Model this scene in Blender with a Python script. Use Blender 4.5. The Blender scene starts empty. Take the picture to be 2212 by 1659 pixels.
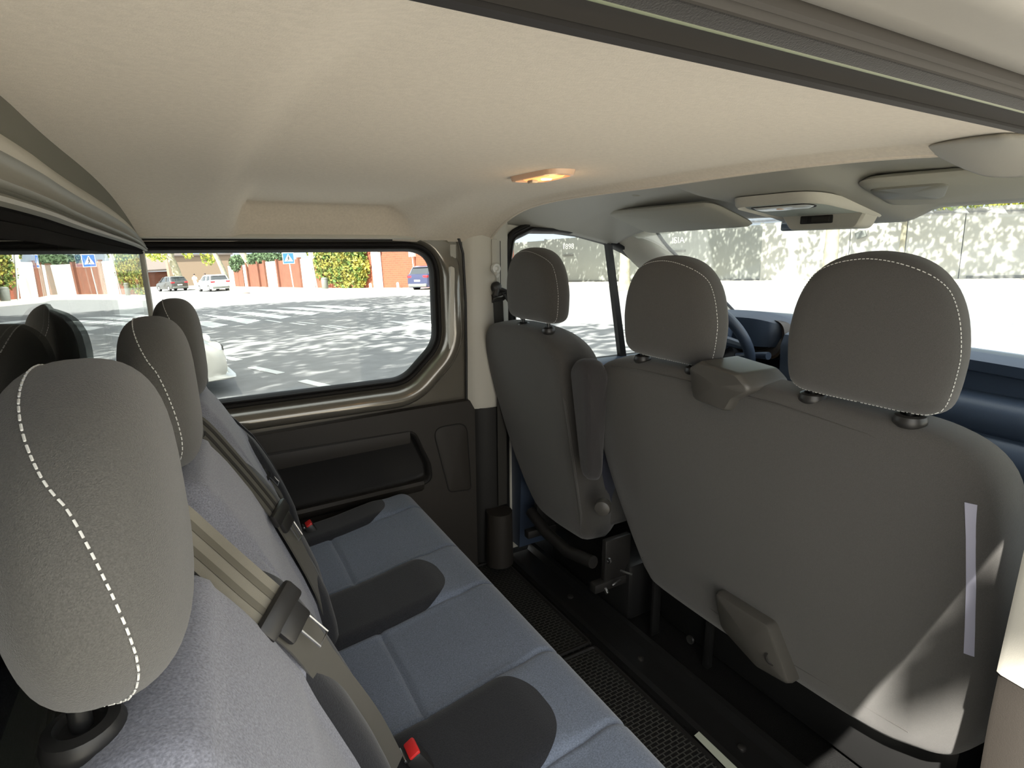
import bpy, bmesh, math, random
from math import sin, cos, pi, radians, sqrt, exp, atan2
from mathutils import Vector, Matrix

S = bpy.context.scene
COL = S.collection
random.seed(7)

# ---------------------------------------------------------------- camera
cam_d = bpy.data.cameras.new('camera')
cam = bpy.data.objects.new('camera', cam_d)
COL.objects.link(cam)
cam_d.sensor_fit = 'HORIZONTAL'
cam_d.sensor_width = 36.0
cam_d.lens = 36.0 * 1215.0 / 2212.0
cam_d.clip_start = 0.01
cam_d.clip_end = 600
# rows: image right, image up, backwards, in vehicle axes (X forward, Y left, Z up; cab floor Z=0)
_r = Vector((0.86733677, -0.49767589, -0.00675521))
_d = Vector((-0.12104456, -0.19774971, -0.97275036))
_f = Vector((0.48277856, 0.84451984, -0.23175655))
CAM = Vector((0, -0.94, 1.17))
cam.matrix_world = Matrix(((_r.x, -_d.x, -_f.x, CAM.x), (_r.y, -_d.y, -_f.y, CAM.y), (_r.z, -_d.z, -_f.z, CAM.z), (0, 0, 0, 1)))
S.camera = cam

# ---------------------------------------------------------------- light
W = bpy.data.worlds.new('sky')
S.world = W
W.use_nodes = True
nt = W.node_tree
nt.nodes.clear()
wo = nt.nodes.new('ShaderNodeOutputWorld')
wb = nt.nodes.new('ShaderNodeBackground')
tc = nt.nodes.new('ShaderNodeTexCoord')
dp = nt.nodes.new('ShaderNodeVectorMath'); dp.operation = 'DOT_PRODUCT'
dp.inputs[1].default_value = (-0.60, -0.60, 0.53)
rp = nt.nodes.new('ShaderNodeValToRGB')
rp.color_ramp.elements[0].position = 0.0
rp.color_ramp.elements[0].color = (0.74, 0.87, 1.0, 1)
rp.color_ramp.elements[1].position = 1.0
rp.color_ramp.elements[1].color = (1.0, 0.98, 0.93, 1)
mr = nt.nodes.new('ShaderNodeMapRange')
mr.inputs[1].default_value = -1; mr.inputs[2].default_value = 1
mr2 = nt.nodes.new('ShaderNodeMapRange')
mr2.inputs[1].default_value = -0.3; mr2.inputs[2].default_value = 1
mr2.inputs[3].default_value = 1.3; mr2.inputs[4].default_value = 3.4
nt.links.new(tc.outputs['Generated'], dp.inputs[0])
nt.links.new(dp.outputs['Value'], mr.inputs[0])
nt.links.new(mr.outputs[0], rp.inputs[0])
nt.links.new(dp.outputs['Value'], mr2.inputs[0])
nt.links.new(rp.outputs[0], wb.inputs[0])
nt.links.new(mr2.outputs[0], wb.inputs[1])
nt.links.new(wb.outputs[0], wo.inputs[0])

sun_d = bpy.data.lights.new('sun', 'SUN')
sun_d.energy = 22.0
sun_d.angle = radians(0.55)
sun_d.color = (1.0, 0.95, 0.86)
sun = bpy.data.objects.new('sun', sun_d)
COL.objects.link(sun)
SUNDIR = Vector((1.0, 0.45, -1.17)).normalized()
sun.rotation_euler = SUNDIR.to_track_quat('-Z', 'Y').to_euler()
sun.location = (-6, -4, 9)

S.view_settings.view_transform = 'Standard'
S.view_settings.look = 'None'
S.view_settings.gamma = 1.0
S.view_settings.use_curve_mapping = False
S.view_settings.exposure = 0.0

# ---------------------------------------------------------------- materials
def srgb(r, g, b):
    f = lambda c: (c / 255 / 12.92) if c / 255 <= 0.04045 else ((c / 255 + 0.055) / 1.055) ** 2.4
    return (f(r), f(g), f(b), 1)

def new_mat(name):
    m = bpy.data.materials.new(name)
    m.use_nodes = True
    b = m.node_tree.nodes['Principled BSDF']
    return m, m.node_tree, b

def mat(name, col, rough=0.6, metal=0.0, spec=0.5, noise=0.0, nscale=80.0, bump=0.0, bscale=400.0, bdist=0.001, sheen=0.0, coat=0.0, emit=0.0):
    m, t, b = new_mat(name)
    b.inputs['Base Color'].default_value = col
    b.inputs['Roughness'].default_value = rough
    b.inputs['Metallic'].default_value = metal
    b.inputs['Specular IOR Level'].default_value = spec
    if sheen:
        b.inputs['Sheen Weight'].default_value = sheen
        b.inputs['Sheen Roughness'].default_value = 0.5
    if coat:
        b.inputs['Coat Weight'].default_value = coat
        b.inputs['Coat Roughness'].default_value = 0.08
    if emit:
        b.inputs['Emission Color'].default_value = col
        b.inputs['Emission Strength'].default_value = emit
    co = t.nodes.new('ShaderNodeTexCoord')
    if noise:
        n = t.nodes.new('ShaderNodeTexNoise'); n.inputs['Scale'].default_value = nscale
        n.inputs['Detail'].default_value = 3
        mx = t.nodes.new('ShaderNodeMapRange')
        mx.inputs[1].default_value = 0.3; mx.inputs[2].default_value = 0.7
        mx.inputs[3].default_value = 1 - noise; mx.inputs[4].default_value = 1 + noise
        vm = t.nodes.new('ShaderNodeVectorMath'); vm.operation = 'SCALE'
        vm.inputs[0].default_value = col[:3]
        t.links.new(co.outputs['Object'], n.inputs['Vector'])
        t.links.new(n.outputs['Fac'], mx.inputs[0])
        t.links.new(mx.outputs[0], vm.inputs['Scale'])
        t.links.new(vm.outputs[0], b.inputs['Base Color'])
    if bump:
        n2 = t.nodes.new('ShaderNodeTexNoise'); n2.inputs['Scale'].default_value = bscale
        n2.inputs['Detail'].default_value = 2
        bp = t.nodes.new('ShaderNodeBump'); bp.inputs['Strength'].default_value = bump
        bp.inputs['Distance'].default_value = bdist
        t.links.new(co.outputs['Object'], n2.inputs['Vector'])
        t.links.new(n2.outputs['Fac'], bp.inputs['Height'])
        t.links.new(bp.outputs[0], b.inputs['Normal'])
    return m

def math_node(t, op, a, b=None, clamp=False):
    n = t.nodes.new('ShaderNodeMath'); n.operation = op; n.use_clamp = clamp
    for i, v in enumerate((a, b)):
        if v is None: continue
        if isinstance(v, (int, float)): n.inputs[i].default_value = v
        else: t.links.new(v, n.inputs[i])
    return n.outputs[0]

M = {}
M['headliner'] = mat('headliner_felt', (0.62, 0.555, 0.465, 1), 0.95, spec=0.1, noise=0.05, nscale=160, bump=0.35, bscale=700, sheen=0.2)
M['trim_light'] = mat('light_grey_plastic', (0.52, 0.50, 0.44, 1), 0.55, spec=0.4, bump=0.15, bscale=900)
M['trim_grey'] = mat('grey_plastic', (0.36, 0.35, 0.31, 1), 0.55, spec=0.4, bump=0.15, bscale=900)
M['part_grey'] = mat('partition_grey', (0.25, 0.245, 0.21, 1), 0.5, spec=0.5, bump=0.1, bscale=900)
M['part_dark'] = mat('partition_dark_grey', (0.15, 0.145, 0.118, 1), 0.6, spec=0.4)
M['trim_dark'] = mat('dark_plastic', (0.030, 0.026, 0.022, 1), 0.55, spec=0.4, bump=0.3, bscale=600)
M['trim_darker'] = mat('darker_plastic', (0.016, 0.015, 0.014, 1), 0.6, spec=0.35, bump=0.3, bscale=600)
M['rubber'] = mat('black_rubber', (0.012, 0.011, 0.011, 1), 0.5, spec=0.35)
M['rubber_matte'] = mat('flocked_rubber', (0.022, 0.021, 0.021, 1), 0.8, spec=0.3, bump=0.5, bscale=900, bdist=0.001, sheen=0.15)
M['seal_highlight'] = mat('seal_lip_highlight', (0.085, 0.10, 0.055, 1), 0.4, spec=0.5)  # reflected foliage painted in as a thin greenish highlight
M['rubber_dull'] = mat('dull_black_rubber', (0.010, 0.0095, 0.009, 1), 0.95, spec=0.05)
M['visor'] = mat('visor_vinyl', (0.44, 0.43, 0.375, 1), 0.7, spec=0.3)
M['felt_edge_sunlit'] = mat('felt_edge_sunlit', (0.80, 0.72, 0.62, 1), 0.95, spec=0.1, noise=0.08, nscale=200, bump=0.6, bscale=500, bdist=0.002, sheen=0.3)
M['rubber_flat'] = mat('flat_grey_black_rubber', (0.040, 0.036, 0.032, 1), 0.7, spec=0.3)
M['paint'] = mat('body_paint_taupe', (0.22, 0.20, 0.165, 1), 0.22, metal=0.5, spec=0.6, coat=1.0)
M['paint_grey'] = mat('body_paint_grey', (0.28, 0.265, 0.24, 1), 0.5, metal=0.1, spec=0.5, bump=0.1, bscale=120)
M['fab_head'] = mat('headrest_cloth', (0.098, 0.095, 0.088, 1), 0.9, spec=0.15, noise=0.18, nscale=900, bump=0.6, bscale=1300, sheen=0.25)
M['fab_dark'] = mat('charcoal_fabric', (0.062, 0.059, 0.055, 1), 0.9, spec=0.15, noise=0.18, nscale=900, bump=0.6, bscale=1300, sheen=0.25)
M['fab_front'] = mat('grey_seat_cloth', (0.078, 0.075, 0.071, 1), 0.9, spec=0.15, noise=0.15, nscale=900, bump=0.6, bscale=1300, sheen=0.25)
M['fab_arm'] = mat('dark_armrest_cloth', (0.038, 0.036, 0.037, 1), 0.9, spec=0.15, noise=0.15, nscale=900, bump=0.6, bscale=1300, sheen=0.2)
M['fab_navy'] = mat('blue_black_cloth', (0.022, 0.024, 0.040, 1), 0.9, spec=0.15, noise=0.15, nscale=900, bump=0.6, bscale=1300, sheen=0.2)
M['plastic_blk'] = mat('black_plastic', (0.022, 0.021, 0.020, 1), 0.38, spec=0.5)
M['plastic_chr'] = mat('grey_black_plastic', (0.075, 0.071, 0.064, 1), 0.36, spec=0.5, bump=0.15, bscale=900)
M['steel'] = mat('steel', (0.55, 0.55, 0.55, 1), 0.3, metal=1.0)
M['steel_dark'] = mat('dark_painted_steel', (0.014, 0.014, 0.014, 1), 0.35, spec=0.5)
M['thread'] = mat('white_thread', (0.75, 0.75, 0.72, 1), 0.7)
M['webbing'] = mat('belt_webbing', (0.21, 0.195, 0.155, 1), 0.6, spec=0.4, bump=0.4, bscale=1500, sheen=0.2)
M['webbing_blk'] = mat('black_belt_webbing', (0.030, 0.028, 0.024, 1), 0.7, spec=0.4)
M['webbing_mid'] = mat('grey_belt_webbing', (0.085, 0.080, 0.066, 1), 0.6, spec=0.4, sheen=0.2)
M['webbing_strp'] = mat('belt_stripe', (0.115, 0.105, 0.080, 1), 0.6, spec=0.4)
M['red'] = mat('red_plastic', (0.75, 0.03, 0.03, 1), 0.4)
M['carpet'] = mat('black_carpet', (0.010, 0.010, 0.010, 1), 0.95, spec=0.1, noise=0.3, nscale=300, bump=0.6, bscale=500, bdist=0.003)
M['dash'] = mat('dashboard_plastic_sky_tint', (0.045, 0.065, 0.105, 1), 0.42, spec=0.6, bump=0.2, bscale=700)  # blue of the reflected sky mixed into the dark plastic colour
M['dash_dark'] = mat('dashboard_dark', (0.018, 0.02, 0.025, 1), 0.5, spec=0.4)
M['cluster'] = mat('cluster_brown_black', (0.03, 0.018, 0.01, 1), 0.3)
M['white'] = mat('white_plastic', (0.75, 0.75, 0.72, 1), 0.5)
M['lav'] = mat('lavender_tape', (0.36, 0.36, 0.45, 1), 0.5)
M['sill'] = mat('pale_sill', (0.45, 0.48, 0.40, 1), 0.5)
M['bulb'] = mat('lamp_diffuser_glow', (1.0, 0.50, 0.16, 1), 0.4, emit=1.1)
M['bulb_hot'] = mat('lamp_filament_glow', (1.0, 0.78, 0.36, 1), 0.4, emit=4.0)
M['lamp_rim'] = mat('lamp_rim', (0.75, 0.50, 0.34, 1), 0.35)
M['clear'] = mat('frosted_lens', (0.7, 0.72, 0.70, 1), 0.15, spec=0.8)

def glass_mat(name, tint=(1, 1, 1, 1), ior=1.45, gloss_rough=0.0):
    m = bpy.data.materials.new(name); m.use_nodes = True
    t = m.node_tree; t.nodes.clear()
    o = t.nodes.new('ShaderNodeOutputMaterial')
    tr = t.nodes.new('ShaderNodeBsdfTransparent'); tr.inputs[0].default_value = tint
    gl = t.nodes.new('ShaderNodeBsdfGlossy'); gl.inputs['Roughness'].default_value = gloss_rough
    gl.inputs['Color'].default_value = (1, 1, 1, 1)
    lw = t.nodes.new('ShaderNodeLayerWeight'); lw.inputs['Blend'].default_value = 0.5
    f0 = ((ior - 1) / (ior + 1)) ** 2
    p5 = math_node(t, 'POWER', lw.outputs['Facing'], 5.0)
    fr = math_node(t, 'ADD', math_node(t, 'MULTIPLY', p5, 1 - f0), f0)
    mx = t.nodes.new('ShaderNodeMixShader')
    t.links.new(fr, mx.inputs[0])
    t.links.new(tr.outputs[0], mx.inputs[1]); t.links.new(gl.outputs[0], mx.inputs[2])
    t.links.new(mx.outputs[0], o.inputs[0])
    return m
M['glass'] = glass_mat('window_glass', (0.96, 0.98, 0.97, 1), 1.2)
M['glass_part'] = glass_mat('partition_glass', (0.80, 0.84, 0.82, 1), 1.5)

# -- seat cloth with light centre panels and dark bolsters, laid out by seat position (pattern of the cloth)
SEATC = (0.42, -0.035, -0.49)
PITCH = 0.455
def seat_cloth(name, kind):
    m, t, b = new_mat(name)
    co = t.nodes.new('ShaderNodeTexCoord')
    sp = t.nodes.new('ShaderNodeSeparateXYZ')
    t.links.new(co.outputs['Object'], sp.inputs[0])
    X, Y, Z = sp.outputs
    # distance to nearest bolster centre (-0.035+PITCH/2 + k*PITCH)
    u = math_node(t, 'SUBTRACT', Y, -0.035 + PITCH / 2 - PITCH / 2 - 10 * PITCH)
    u = math_node(t, 'MODULO', u, PITCH)
    u = math_node(t, 'SUBTRACT', u, PITCH / 2)
    u = math_node(t, 'ABSOLUTE', u)
    if kind == 'cushion':
        # rounded end at x=0.445 , half width .098
        e = math_node(t, 'MAXIMUM', math_node(t, 'SUBTRACT', X, 0.36), 0.0)
        du = math_node(t, 'MAXIMUM', math_node(t, 'SUBTRACT', u, 0.012), 0.0)
        d = math_node(t, 'SQRT', math_node(t, 'ADD', math_node(t, 'MULTIPLY', e, e), math_node(t, 'MULTIPLY', du, du)))
        mask = math_node(t, 'LESS_THAN', d, 0.086)
    else:
        # bolster narrows to a point towards the top
        w = t.nodes.new('ShaderNodeMapRange')
        w.inputs[1].default_value = 0.68; w.inputs[2].default_value = 0.83
        w.inputs[3].default_value = 1.0; w.inputs[4].default_value = 0.0
        t.links.new(Z, w.inputs[0])
        mask = math_node(t, 'LESS_THAN', u, math_node(t, 'MULTIPLY', math_node(t, 'POWER', w.outputs[0], 0.55), 0.106))
    mx = t.nodes.new('ShaderNodeMix'); mx.data_type = 'RGBA'
    n = t.nodes.new('ShaderNodeTexNoise'); n.inputs['Scale'].default_value = 500; n.inputs['Detail'].default_value = 3
    t.links.new(co.outputs['Object'], n.inputs['Vector'])
    mr_ = t.nodes.new('ShaderNodeMapRange'); mr_.inputs[1].default_value = .3; mr_.inputs[2].default_value = .7
    mr_.inputs[3].default_value = 0.72; mr_.inputs[4].default_value = 1.28
    t.links.new(n.outputs['Fac'], mr_.inputs[0])
    mx.inputs[6].default_value = (0.140, 0.165, 0.215, 1) if kind == 'cushion' else (0.245, 0.252, 0.295, 1)  # cushion colour carries the sky-blue tint from the side window
    mx.inputs[7].default_value = (0.021, 0.022, 0.026, 1)
    t.links.new(mask, mx.inputs[0])
    vm = t.nodes.new('ShaderNodeVectorMath'); vm.operation = 'SCALE'
    t.links.new(mx.outputs[2], vm.inputs[0]); t.links.new(mr_.outputs[0], vm.inputs['Scale'])
    t.links.new(vm.outputs[0], b.inputs['Base Color'])
    b.inputs['Roughness'].default_value = 0.9
    b.inputs['Specular IOR Level'].default_value = 0.15
    b.inputs['Sheen Weight'].default_value = 0.25
    bp = t.nodes.new('ShaderNodeBump'); bp.inputs['Strength'].default_value = 0.5; bp.inputs['Distance'].default_value = 0.001
    t.links.new(n.outputs['Fac'], bp.inputs['Height']); t.links.new(bp.outputs[0], b.inputs['Normal'])
    return m
M['cloth_cushion'] = seat_cloth('cushion_cloth_sky_tint', 'cushion')
M['cloth_back'] = seat_cloth('bench_back_cloth', 'back')

def brick_mat(name, c1, c2, mortar, scale, bw, rh, ms, rough=0.9, bump=0.0, rot=None):
    m, t, b = new_mat(name)
    co = t.nodes.new('ShaderNodeTexCoord')
    mp = t.nodes.new('ShaderNodeMapping')
    if rot: mp.inputs['Rotation'].default_value = rot
    br = t.nodes.new('ShaderNodeTexBrick')
    br.inputs['Color1'].default_value = c1; br.inputs['Color2'].default_value = c2
    br.inputs['Mortar'].default_value = mortar; br.inputs['Scale'].default_value = scale
    br.inputs['Brick Width'].default_value = bw; br.inputs['Row Height'].default_value = rh
    br.inputs['Mortar Size'].default_value = ms
    t.links.new(co.outputs['Object'], mp.inputs[0]); t.links.new(mp.outputs[0], br.inputs['Vector'])
    t.links.new(br.outputs['Color'], b.inputs['Base Color'])
    b.inputs['Roughness'].default_value = rough
    if bump:
        bp = t.nodes.new('ShaderNodeBump'); bp.inputs['Strength'].default_value = bump; bp.inputs['Distance'].default_value = 0.004
        bp.invert = True
        t.links.new(br.outputs['Fac'], bp.inputs['Height']); t.links.new(bp.outputs[0], b.inputs['Normal'])
    return m
M['mat_grid'] = brick_mat('rubber_mat_grid', (0.006, 0.006, 0.006, 1), (0.008, 0.008, 0.008, 1), (0.06, 0.06, 0.055, 1), 1.0, 0.022, 0.011, 0.0016, 0.5)
M['brick_red'] = brick_mat('red_brick', (0.24, 0.062, 0.030, 1), (0.20, 0.052, 0.027, 1), (0.24, 0.085, 0.05, 1), 1.0, 0.5, 0.15, 0.012, rot=(pi / 2, 0, 0))
M['asphalt'] = mat('asphalt', (0.17, 0.175, 0.18, 1), 0.9, noise=0.12, nscale=3.0)
M['pavement'] = mat('pale_pavement', (0.52, 0.49, 0.42, 1), 0.9, noise=0.08, nscale=2.0)
M['road_paint'] = mat('road_paint', (0.55, 0.56, 0.56, 1), 0.8)
M['fence'] = mat('grey_fence_metal', (0.20, 0.21, 0.19, 1), 0.6, noise=0.04, nscale=1.5)
M['fence_white'] = mat('pale_wall_render', (0.34, 0.34, 0.31, 1), 0.8, noise=0.04, nscale=1.5)
M['fence_line'] = mat('fence_dark_line', (0.10, 0.10, 0.09, 1), 0.7)  # dark grey for joints, slots and base strips
M['letter'] = mat('white_lettering', (0.8, 0.8, 0.75, 1), 0.7)
M['brown'] = mat('brown_painted_wood', (0.13, 0.045, 0.024, 1), 0.8, noise=0.15, nscale=2)
M['panelw'] = mat('white_green_panel', (0.42, 0.46, 0.43, 1), 0.7)
M['white_wall'] = mat('white_wall', (0.8, 0.8, 0.78, 1), 0.8)
M['tan'] = mat('tan_building', (0.22, 0.16, 0.11, 1), 0.8)
M['roof_dark'] = mat('dark_roof', (0.12, 0.10, 0.09, 1), 0.8)
M['bark'] = mat('plane_tree_bark', (0.30, 0.28, 0.20, 1), 0.9, noise=0.35, nscale=3)
M['pole'] = mat('galvanised_pole', (0.45, 0.46, 0.46, 1), 0.5, metal=0.3)
M['sign_blue'] = mat('sign_blue', (0.02, 0.12, 0.48, 1), 0.5)
M['sign_white'] = mat('sign_white', (0.8, 0.8, 0.8, 1), 0.5)
M['black'] = mat('black', (0.01, 0.01, 0.01, 1), 0.6)
M['bin'] = mat('grey_bin', (0.13, 0.14, 0.13, 1), 0.6)
M['tail'] = mat('tail_light_red', (0.55, 0.02, 0.03, 1), 0.3)
M['head'] = mat('headlight', (0.7, 0.72, 0.75, 1), 0.1, spec=0.9)
M['tyre'] = mat('tyre', (0.02, 0.02, 0.02, 1), 0.9)
M['car_glass'] = mat('car_glass', (0.03, 0.035, 0.04, 1), 0.08, spec=0.8)
M['car_dark'] = mat('car_paint_dark', (0.05, 0.05, 0.045, 1), 0.3, coat=1)
M['car_white'] = mat('car_paint_white', (0.75, 0.75, 0.75, 1), 0.3, coat=1)
M['car_navy'] = mat('car_paint_navy', (0.02, 0.025, 0.07, 1), 0.3, coat=1)
M['car_silver'] = mat('car_paint_silver', (0.50, 0.49, 0.44, 1), 0.3, metal=0.3, coat=1)
M['skin'] = mat('skin', (0.5, 0.32, 0.24, 1), 0.6)
M['jeans'] = mat('blue_jeans', (0.05, 0.14, 0.26, 1), 0.8)
M['shirt_grey'] = mat('grey_shirt', (0.30, 0.27, 0.25, 1), 0.8)
M['shirt_red'] = mat('red_shirt', (0.35, 0.06, 0.05, 1), 0.8)
M['cream'] = mat('cream_clothes', (0.65, 0.60, 0.50, 1), 0.8)
M['hair'] = mat('dark_hair', (0.03, 0.02, 0.015, 1), 0.7)

def leaf_mat(name, c1, c2):
    m, t, b = new_mat(name)
    oi = t.nodes.new('ShaderNodeTexCoord')
    n = t.nodes.new('ShaderNodeTexNoise'); n.inputs['Scale'].default_value = 1.7; n.inputs['Detail'].default_value = 4
    mx = t.nodes.new('ShaderNodeMix'); mx.data_type = 'RGBA'
    mr_ = t.nodes.new('ShaderNodeMapRange'); mr_.inputs[1].default_value = .38; mr_.inputs[2].default_value = .62
    t.links.new(oi.outputs['Object'], n.inputs['Vector']); t.links.new(n.outputs['Fac'], mr_.inputs[0])
    t.links.new(mr_.outputs[0], mx.inputs[0])
    mx.inputs[6].default_value = c1; mx.inputs[7].default_value = c2
    t.links.new(mx.outputs[2], b.inputs['Base Color'])
    b.inputs['Roughness'].default_value = 0.7
    return m
M['leaf'] = leaf_mat('tree_leaves', (0.05, 0.14, 0.02, 1), (0.16, 0.24, 0.03, 1))
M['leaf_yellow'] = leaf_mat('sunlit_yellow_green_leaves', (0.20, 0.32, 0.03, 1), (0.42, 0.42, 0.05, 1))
M['ivy'] = leaf_mat('ivy_leaves', (0.06, 0.13, 0.02, 1), (0.30, 0.26, 0.04, 1))
M['hedge'] = leaf_mat('hedge_leaves', (0.04, 0.08, 0.03, 1), (0.07, 0.12, 0.05, 1))

# ---------------------------------------------------------------- helpers
def tag(o, label=None, cat=None, group=None, kind=None):
    if label: o['label'] = label
    if cat: o['category'] = cat
    if group: o['group'] = group
    if kind: o['kind'] = kind
    return o

def empty(name, loc=(0, 0, 0), **kw):
    o = bpy.data.objects.new(name, None)
    COL.objects.link(o)
    o.location = loc
    o.empty_display_size = 0.05
    return tag(o, **kw)

def adopt(o, parent):
    """parent while keeping the geometry where it was written in place coordinates"""
    if parent is None: return
    pw = Matrix.Identity(4)
    p = parent
    chain = []
    while p is not None:
        chain.append(p); p = p.parent
    for p in reversed(chain):
        pw = pw @ p.matrix_parent_inverse @ p.matrix_basis
    o.parent = parent
    o.matrix_parent_inverse = pw.inverted()

def mesh(name, verts, faces, material, parent=None, smooth=True, mats=None, fidx=None, sharp=None, weld=True):
    me = bpy.data.meshes.new(name)
    me.from_pydata([tuple(v) for v in verts], [], faces)
    me.update()
    ms = mats if mats else [material]
    for m_ in ms: me.materials.append(m_)
    if fidx:
        for p, i in zip(me.polygons, fidx): p.material_index = i
    bm = bmesh.new(); bm.from_mesh(me)
    if weld: bmesh.ops.remove_doubles(bm, verts=bm.verts, dist=1e-5)
    bmesh.ops.recalc_face_normals(bm, faces=bm.faces)
    if smooth:
        ang = radians(sharp if sharp else 40)
        for f in bm.faces: f.smooth = True
        for e in bm.edges:
            if len(e.link_faces) == 2 and e.calc_face_angle(0) > ang: e.smooth = False
    bm.to_mesh(me); bm.free()
    o = bpy.data.objects.new(name, me)
    COL.objects.link(o)
    adopt(o, parent)
    return o

class MB:
    """collects shapes that form ONE part"""
    def __init__(s): s.v = []; s.f = []
    def add(s, verts, faces):
        n = len(s.v); s.v += [Vector(v) for v in verts]; s.f += [tuple(i + n for i in f) for f in faces]; return s
    def box(s, c, size, bevel=0.0, rot=None, seg=2):
        bm = bmesh.new(); bmesh.ops.create_cube(bm, size=1)
        for v in bm.verts: v.co = Vector((v.co.x * size[0], v.co.y * size[1], v.co.z * size[2]))
        if bevel: bmesh.ops.bevel(bm, geom=bm.edges[:], offset=min(bevel, min(size) * .49), segments=seg, profile=0.5, affect='EDGES')
        if rot is not None: bmesh.ops.rotate(bm, verts=bm.verts, matrix=rot)
        bmesh.ops.translate(bm, verts=bm.verts, vec=c)
        bm.verts.index_update()
        s.add([v.co.copy() for v in bm.verts], [tuple(v.index for v in f.verts) for f in bm.faces]); bm.free(); return s
    def tube(s, pts, r, n=10, closed=False, caps=True):
        pts = [Vector(p) for p in pts]; m = len(pts)
        rs = r if isinstance(r, (list, tuple)) else [r] * m
        rings = []
        prev = None
        for i, p in enumerate(pts):
            a = pts[(i - 1) % m] if (closed or i > 0) else p
            b = pts[(i + 1) % m] if (closed or i < m - 1) else p
            t = (b - a).normalized()
            if prev is None:
                x = t.orthogonal().normalized()
            else:
                x = (prev - t * prev.dot(t))
                x = x.normalized() if x.length > 1e-6 else t.orthogonal().normalized()
            prev = x; y = t.cross(x)
            rings.append([p + x * cos(2 * pi * k / n) * rs[i] + y * sin(2 * pi * k / n) * rs[i] for k in range(n)])
        v = [q for rg in rings for q in rg]; f = []
        for i in range(m if closed else m - 1):
            j = (i + 1) % m
            for k in range(n):
                f.append((i * n + k, i * n + (k + 1) % n, j * n + (k + 1) % n, j * n + k))
        if caps and not closed:
            f.append(tuple(range(n))[::-1]); f.append(tuple((m - 1) * n + k for k in range(n)))
        return s.add(v, f)
    def cyl(s, a, b, r, r2=None, n=20):
        return s.tube([a, b], [r, r if r2 is None else r2], n)
    def lathe(s, c, axis, prof, n=28):
        """prof: list of (radius, height along axis)"""
        axis = Vector(axis).normalized(); x = axis.orthogonal().normalized(); y = axis.cross(x); c = Vector(c)
        v = []; f = []
        for r, h in prof:
            for k in range(n):
                a = 2 * pi * k / n; v.append(c + axis * h + (x * cos(a) + y * sin(a)) * max(r, 1e-4))
        m = len(prof)
        for i in range(m - 1):
            for k in range(n): f.append((i * n + k, i * n + (k + 1) % n, (i + 1) * n + (k + 1) % n, (i + 1) * n + k))
        f.append(tuple(range(n))); f.append(tuple((m - 1) * n + k for k in range(n)))
        return s.add(v, f)
    def sweep(s, section_at, ts, closed=False, caps=True):
        """section_at(t) -> list of points"""
        rings = [section_at(t) for t in ts]; n = len(rings[0]); v = [q for r in rings for q in r]; f = []
        for i in range(len(rings) - 1):
            for k in range(n if closed else n - 1):
                f.append((i * n + k, i * n + (k + 1) % n, (i + 1) * n + (k + 1) % n, (i + 1) * n + k))
        if closed and caps:
            f.append(tuple(range(n))[::-1]); f.append(tuple((len(rings) - 1) * n + k for k in range(n)))
        return s.add(v, f)
    def build(s, name, material, parent=None, **kw):
        return mesh(name, s.v, s.f, material, parent, **kw)

def catmull(pts, n=8, closed=True):
    pts = [Vector(p) for p in pts]; m = len(pts); out = []
    rng = range(m) if closed else range(m - 1)
    for i in rng:
        p0 = pts[(i - 1) % m] if closed or i > 0 else pts[i]
        p1 = pts[i]; p2 = pts[(i + 1) % m]
        p3 = pts[(i + 2) % m] if closed or i < m - 2 else p2
        for k in range(n):
            t = k / n
            out.append(0.5 * ((2 * p1) + (p2 - p0) * t + (2 * p0 - 5 * p1 + 4 * p2 - p3) * t * t + (3 * p1 - p0 - 3 * p2 + p3) * t ** 3))
    if not closed: out.append(pts[-1])
    return out

def rounded_poly(pts, radii, seg=6):
    """polygon with rounded corners, 2D"""
    out = []; m = len(pts)
    if isinstance(radii, (int, float)): radii = [radii] * m
    for i in range(m):
        p = Vector(pts[i]); a = Vector(pts[(i - 1) % m]); b = Vector(pts[(i + 1) % m]); r = radii[i]
        da = (a - p); db = (b - p); la = da.length; lb = db.length; da.normalize(); db.normalize()
        if r <= 0: out.append(p); continue
        ang = da.angle(db); tl = min(r / math.tan(ang / 2), la * .49, lb * .49)
        p1 = p + da * tl; p2 = p + db * tl
        for k in range(seg + 1):
            t = k / seg
            out.append((1 - t) ** 2 * p1 + 2 * t * (1 - t) * p + t * t * p2)
    return out

def offset_poly(pts, d):
    m = len(pts); out = []
    area = sum(pts[i].x * pts[(i + 1) % m].y - pts[(i + 1) % m].x * pts[i].y for i in range(m))
    sg = 1 if area > 0 else -1
    for i in range(m):
        a = pts[(i - 1) % m]; b = pts[(i + 1) % m]
        t = (b - a)
        if t.length < 1e-9: out.append(pts[i].copy()); continue
        t.normalize()
        nrm = Vector((t.y, -t.x)) * sg
        out.append(pts[i] + nrm * d)
    return out

def pillow(name, outline, prof, fmap, material, parent=None, **kw):
    """outline: closed 2D list; prof: list of (scale, depth) from one centre over the rim to the other centre; fmap(u,v,w)->xyz"""
    n = len(outline); c = sum((Vector(p) for p in outline), Vector((0, 0))) / n
    v = []; f = []
    for sc, w in prof:
        for p in outline:
            q = c + (Vector(p) - c) * max(sc, 0.002)
            v.append(Vector(fmap(q.x, q.y, w)))
    m = len(prof)
    for i in range(m - 1):
        for k in range(n): f.append((i * n + k, i * n + (k + 1) % n, (i + 1) * n + (k + 1) % n, (i + 1) * n + k))
    f.append(tuple(range(n))); f.append(tuple((m - 1) * n + k for k in range(n)))
    return mesh(name, v, f, material, parent, **kw)

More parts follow.
